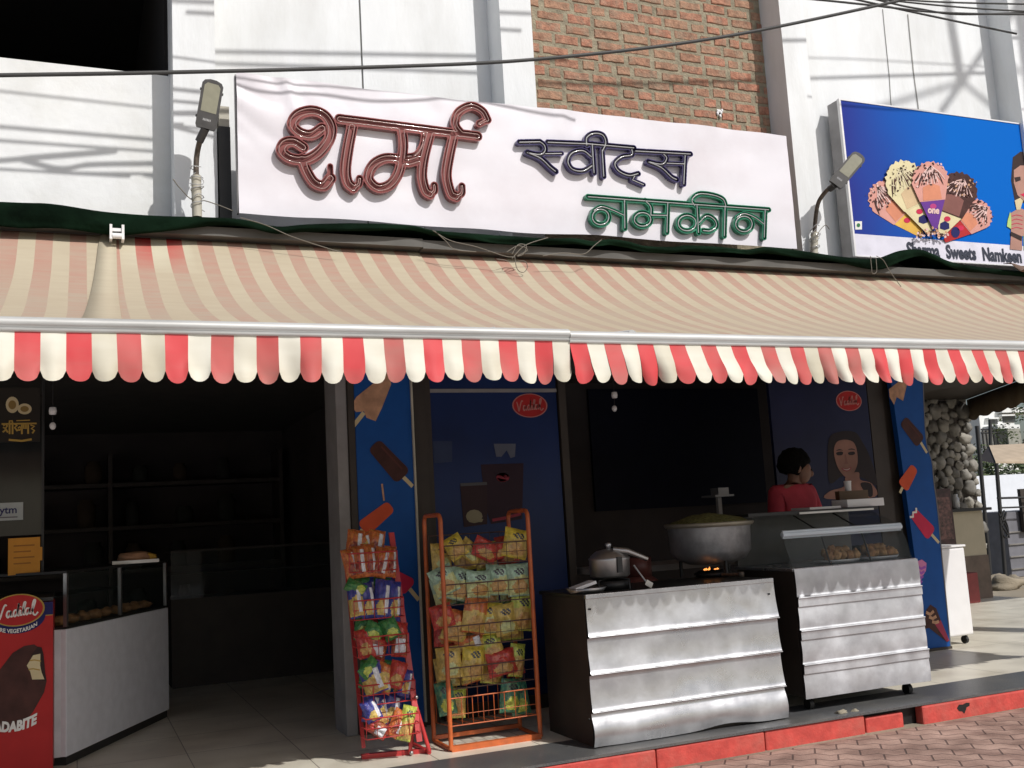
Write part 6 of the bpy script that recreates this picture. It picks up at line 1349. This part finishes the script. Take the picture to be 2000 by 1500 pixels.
for k in range(5): b.tube(smoothpts([tuple(c+Vector((0.08*math.cos(k+s_*0.9), -0.05, 0.16-0.10*s_+0.03*math.sin(k*2+s_)))) for s_ in range(5)], 3), 0.016, 5)
tag(b.build('cable_coil', M['black'], loc=c), 'black cable coil hanging on the food cart post', 'cable coil')
b = MB(); w0, w1 = at(1905,930,17), at(2300,1060,17); b.box(w0.x-1, w1.x, 17, 17.2, SZ-0.1, w0.z); tag(b.build('boundary_wall', mat('pale_wall', (0.72,0.76,0.82), 0.8, vary=0.04), loc=(w0.x,17,SZ)), 'pale white boundary wall behind the food cart', 'wall')
h = thing('white_house', 'white flat-roofed house with balcony and two windows in the distance', 'house', (48, 42, SZ))
hw = mat('house_white', (0.74,0.75,0.73), 0.8, vary=0.05); hy = 42
def hpt(x, y, Y=hy): return at(1780+x/4.168, 740+y/4.168, Y)
def hbox(b, x0, y0, x1, y1, Y0, Y1, mi=0):
    p, q = hpt(x0, y0, Y0), hpt(x1, y1, Y0); b.box(p.x, q.x, Y0, Y1, q.z, p.z, mi)
b = MB(); hbox(b, 545, 255, 905, 900, 42, 50); b.build('wall', hw, h)
b = MB(); hbox(b, 735, 235, 1100, 268, 41.6, 50); hbox(b, 700, 375, 885, 405, 41.0, 41.98); b.build('slab', hw, h)
dg_ = mat('window_dark', (0.05,0.055,0.055), 0.3)
for x0_, y0_, x1_, y1_ in ((640,325,705,368),(745,300,850,350)):
    b = MB(); hbox(b, x0_, y0_, x1_, y1_, 41.94, 41.99); wn = b.build('window', dg_, h)
    b = MB(); hbox(b, x0_-8, y0_-10, x1_+8, y0_-1, 41.7, 41.98); wn2 = b.build('window_shade', hw, wn)
b = MB(); hbox(b, 780, 405, 905, 560, 40.0, 41.0); b.build('annex', mat('annex_grey', (0.28,0.28,0.24), 0.8), h)
b = MB()
for k in range(7): p = hpt(575+30*k, 420, 40.5); b.tube([p, (p.x, p.y, p.z-1.4)], 0.05, 5)
b.tube([hpt(570,440,40.5), hpt(775,440,40.5)], 0.05, 5); b.tube([hpt(570,412,40.5), hpt(775,412,40.5)], 0.05, 5); b.build('railing', M['steel_dark'], h)
b = MB(); p0, p1 = hpt(640,330,38), hpt(645,560,38); b.tube([p0,p1], 0.09, 6); tag(b.build('lamp_post', M['steel_dark'], loc=p1), 'thin dark post before the distant white house', 'post')
# trees and shrubs near the far wall
def tree(name, label, base, ht, rad, n, seed, leafc, cat='tree'):
    t = thing(name, label, cat, base, 'shrubs and trees behind the food cart'); rr = random.Random(seed); base = Vector(base)
    b = MB(); b.tube([base, base+Vector((0.05*ht,0,ht*0.35)), base+Vector((0.02,0,ht*0.7))], [0.06*rad+0.03,0.05*rad+0.02,0.02], 7)
    for k in range(4): a = k*1.6+seed; b.tube([base+Vector((0.03,0,ht*0.35)), base+Vector((rad*0.6*math.cos(a), rad*0.6*math.sin(a), ht*0.7))], [0.03,0.01], 5)
    b.build('trunk', M['pole_rust'], t)
    b = MB(); c = base+Vector((0,0,ht*0.62)); cl = [(c+Vector((rr.gauss(0,0.45)*rad, rr.gauss(0,0.45)*rad, rr.gauss(0,0.28)*ht*0.6)), rr.uniform(0.25,0.5)*rad) for _ in range(12)]
    for _ in range(n):
        cc, cr = rr.choice(cl); d = Vector((rr.gauss(0,1), rr.gauss(0,1), rr.gauss(0,1))).normalized(); p = cc+d*cr*rr.random()**0.4; s_ = rr.uniform(0.05,0.11)*(0.6+rad*0.25)
        u = Vector((rr.gauss(0,1), rr.gauss(0,1), rr.gauss(0,0.6))).normalized(); v = u.cross(Vector((rr.gauss(0,1), rr.gauss(0,1), rr.gauss(0,1)))).normalized()
        b.add([p-u*s_, p+v*s_*0.45, p+u*s_, p-v*s_*0.45], [(0,1,2,3)], rr.randrange(3))
    b.build('crown', [mat('leaf_a', (0.06,0.09,0.03), 0.7), mat('leaf_b', (0.09,0.12,0.045), 0.7), mat('leaf_c', (0.045,0.065,0.025), 0.7)], t)
gt = lambda px, py, Y: (at(px,py,Y).x, Y, SZ)
tree('shrub', 'dark low shrub just above the boundary wall behind the food cart', gt(1975,1000,18.5), 2.4, 1.1, 1500, 1, None, 'shrub')
tree('shrub', 'shrub left of the cart post beside the pebble wall', gt(1915,1000,21), 2.8, 0.9, 1200, 2, None, 'shrub')
tree('tree', 'loose green tree in front of the distant house balcony', gt(1918,1000,32), 3.9, 1.2, 600, 3, None)
tree('tree', 'tree at the right edge beside the grey annex', gt(2016,1000,34), 5.4, 1.8, 1100, 4, None)
for k, (px, py, s_) in enumerate(((1945,1140,0.16),(1965,1150,0.2),(1985,1142,0.14))):
    p = atz(px, py, SZ); b = MB(); b.ball((p.x,p.y,SZ+s_*0.3), s_*1.4, s_, s_*0.6, 12, 8, 0, 0.7, k)
    tag(b.build('rubble_stone', M['soil'], loc=(p.x,p.y,SZ)), ('pale rubble stone nearest the beige counter','pale rubble stone in the middle of the three by the cart','pale rubble stone nearest the cart cabinet')[k], 'stone', 'rubble stones by the food cart')
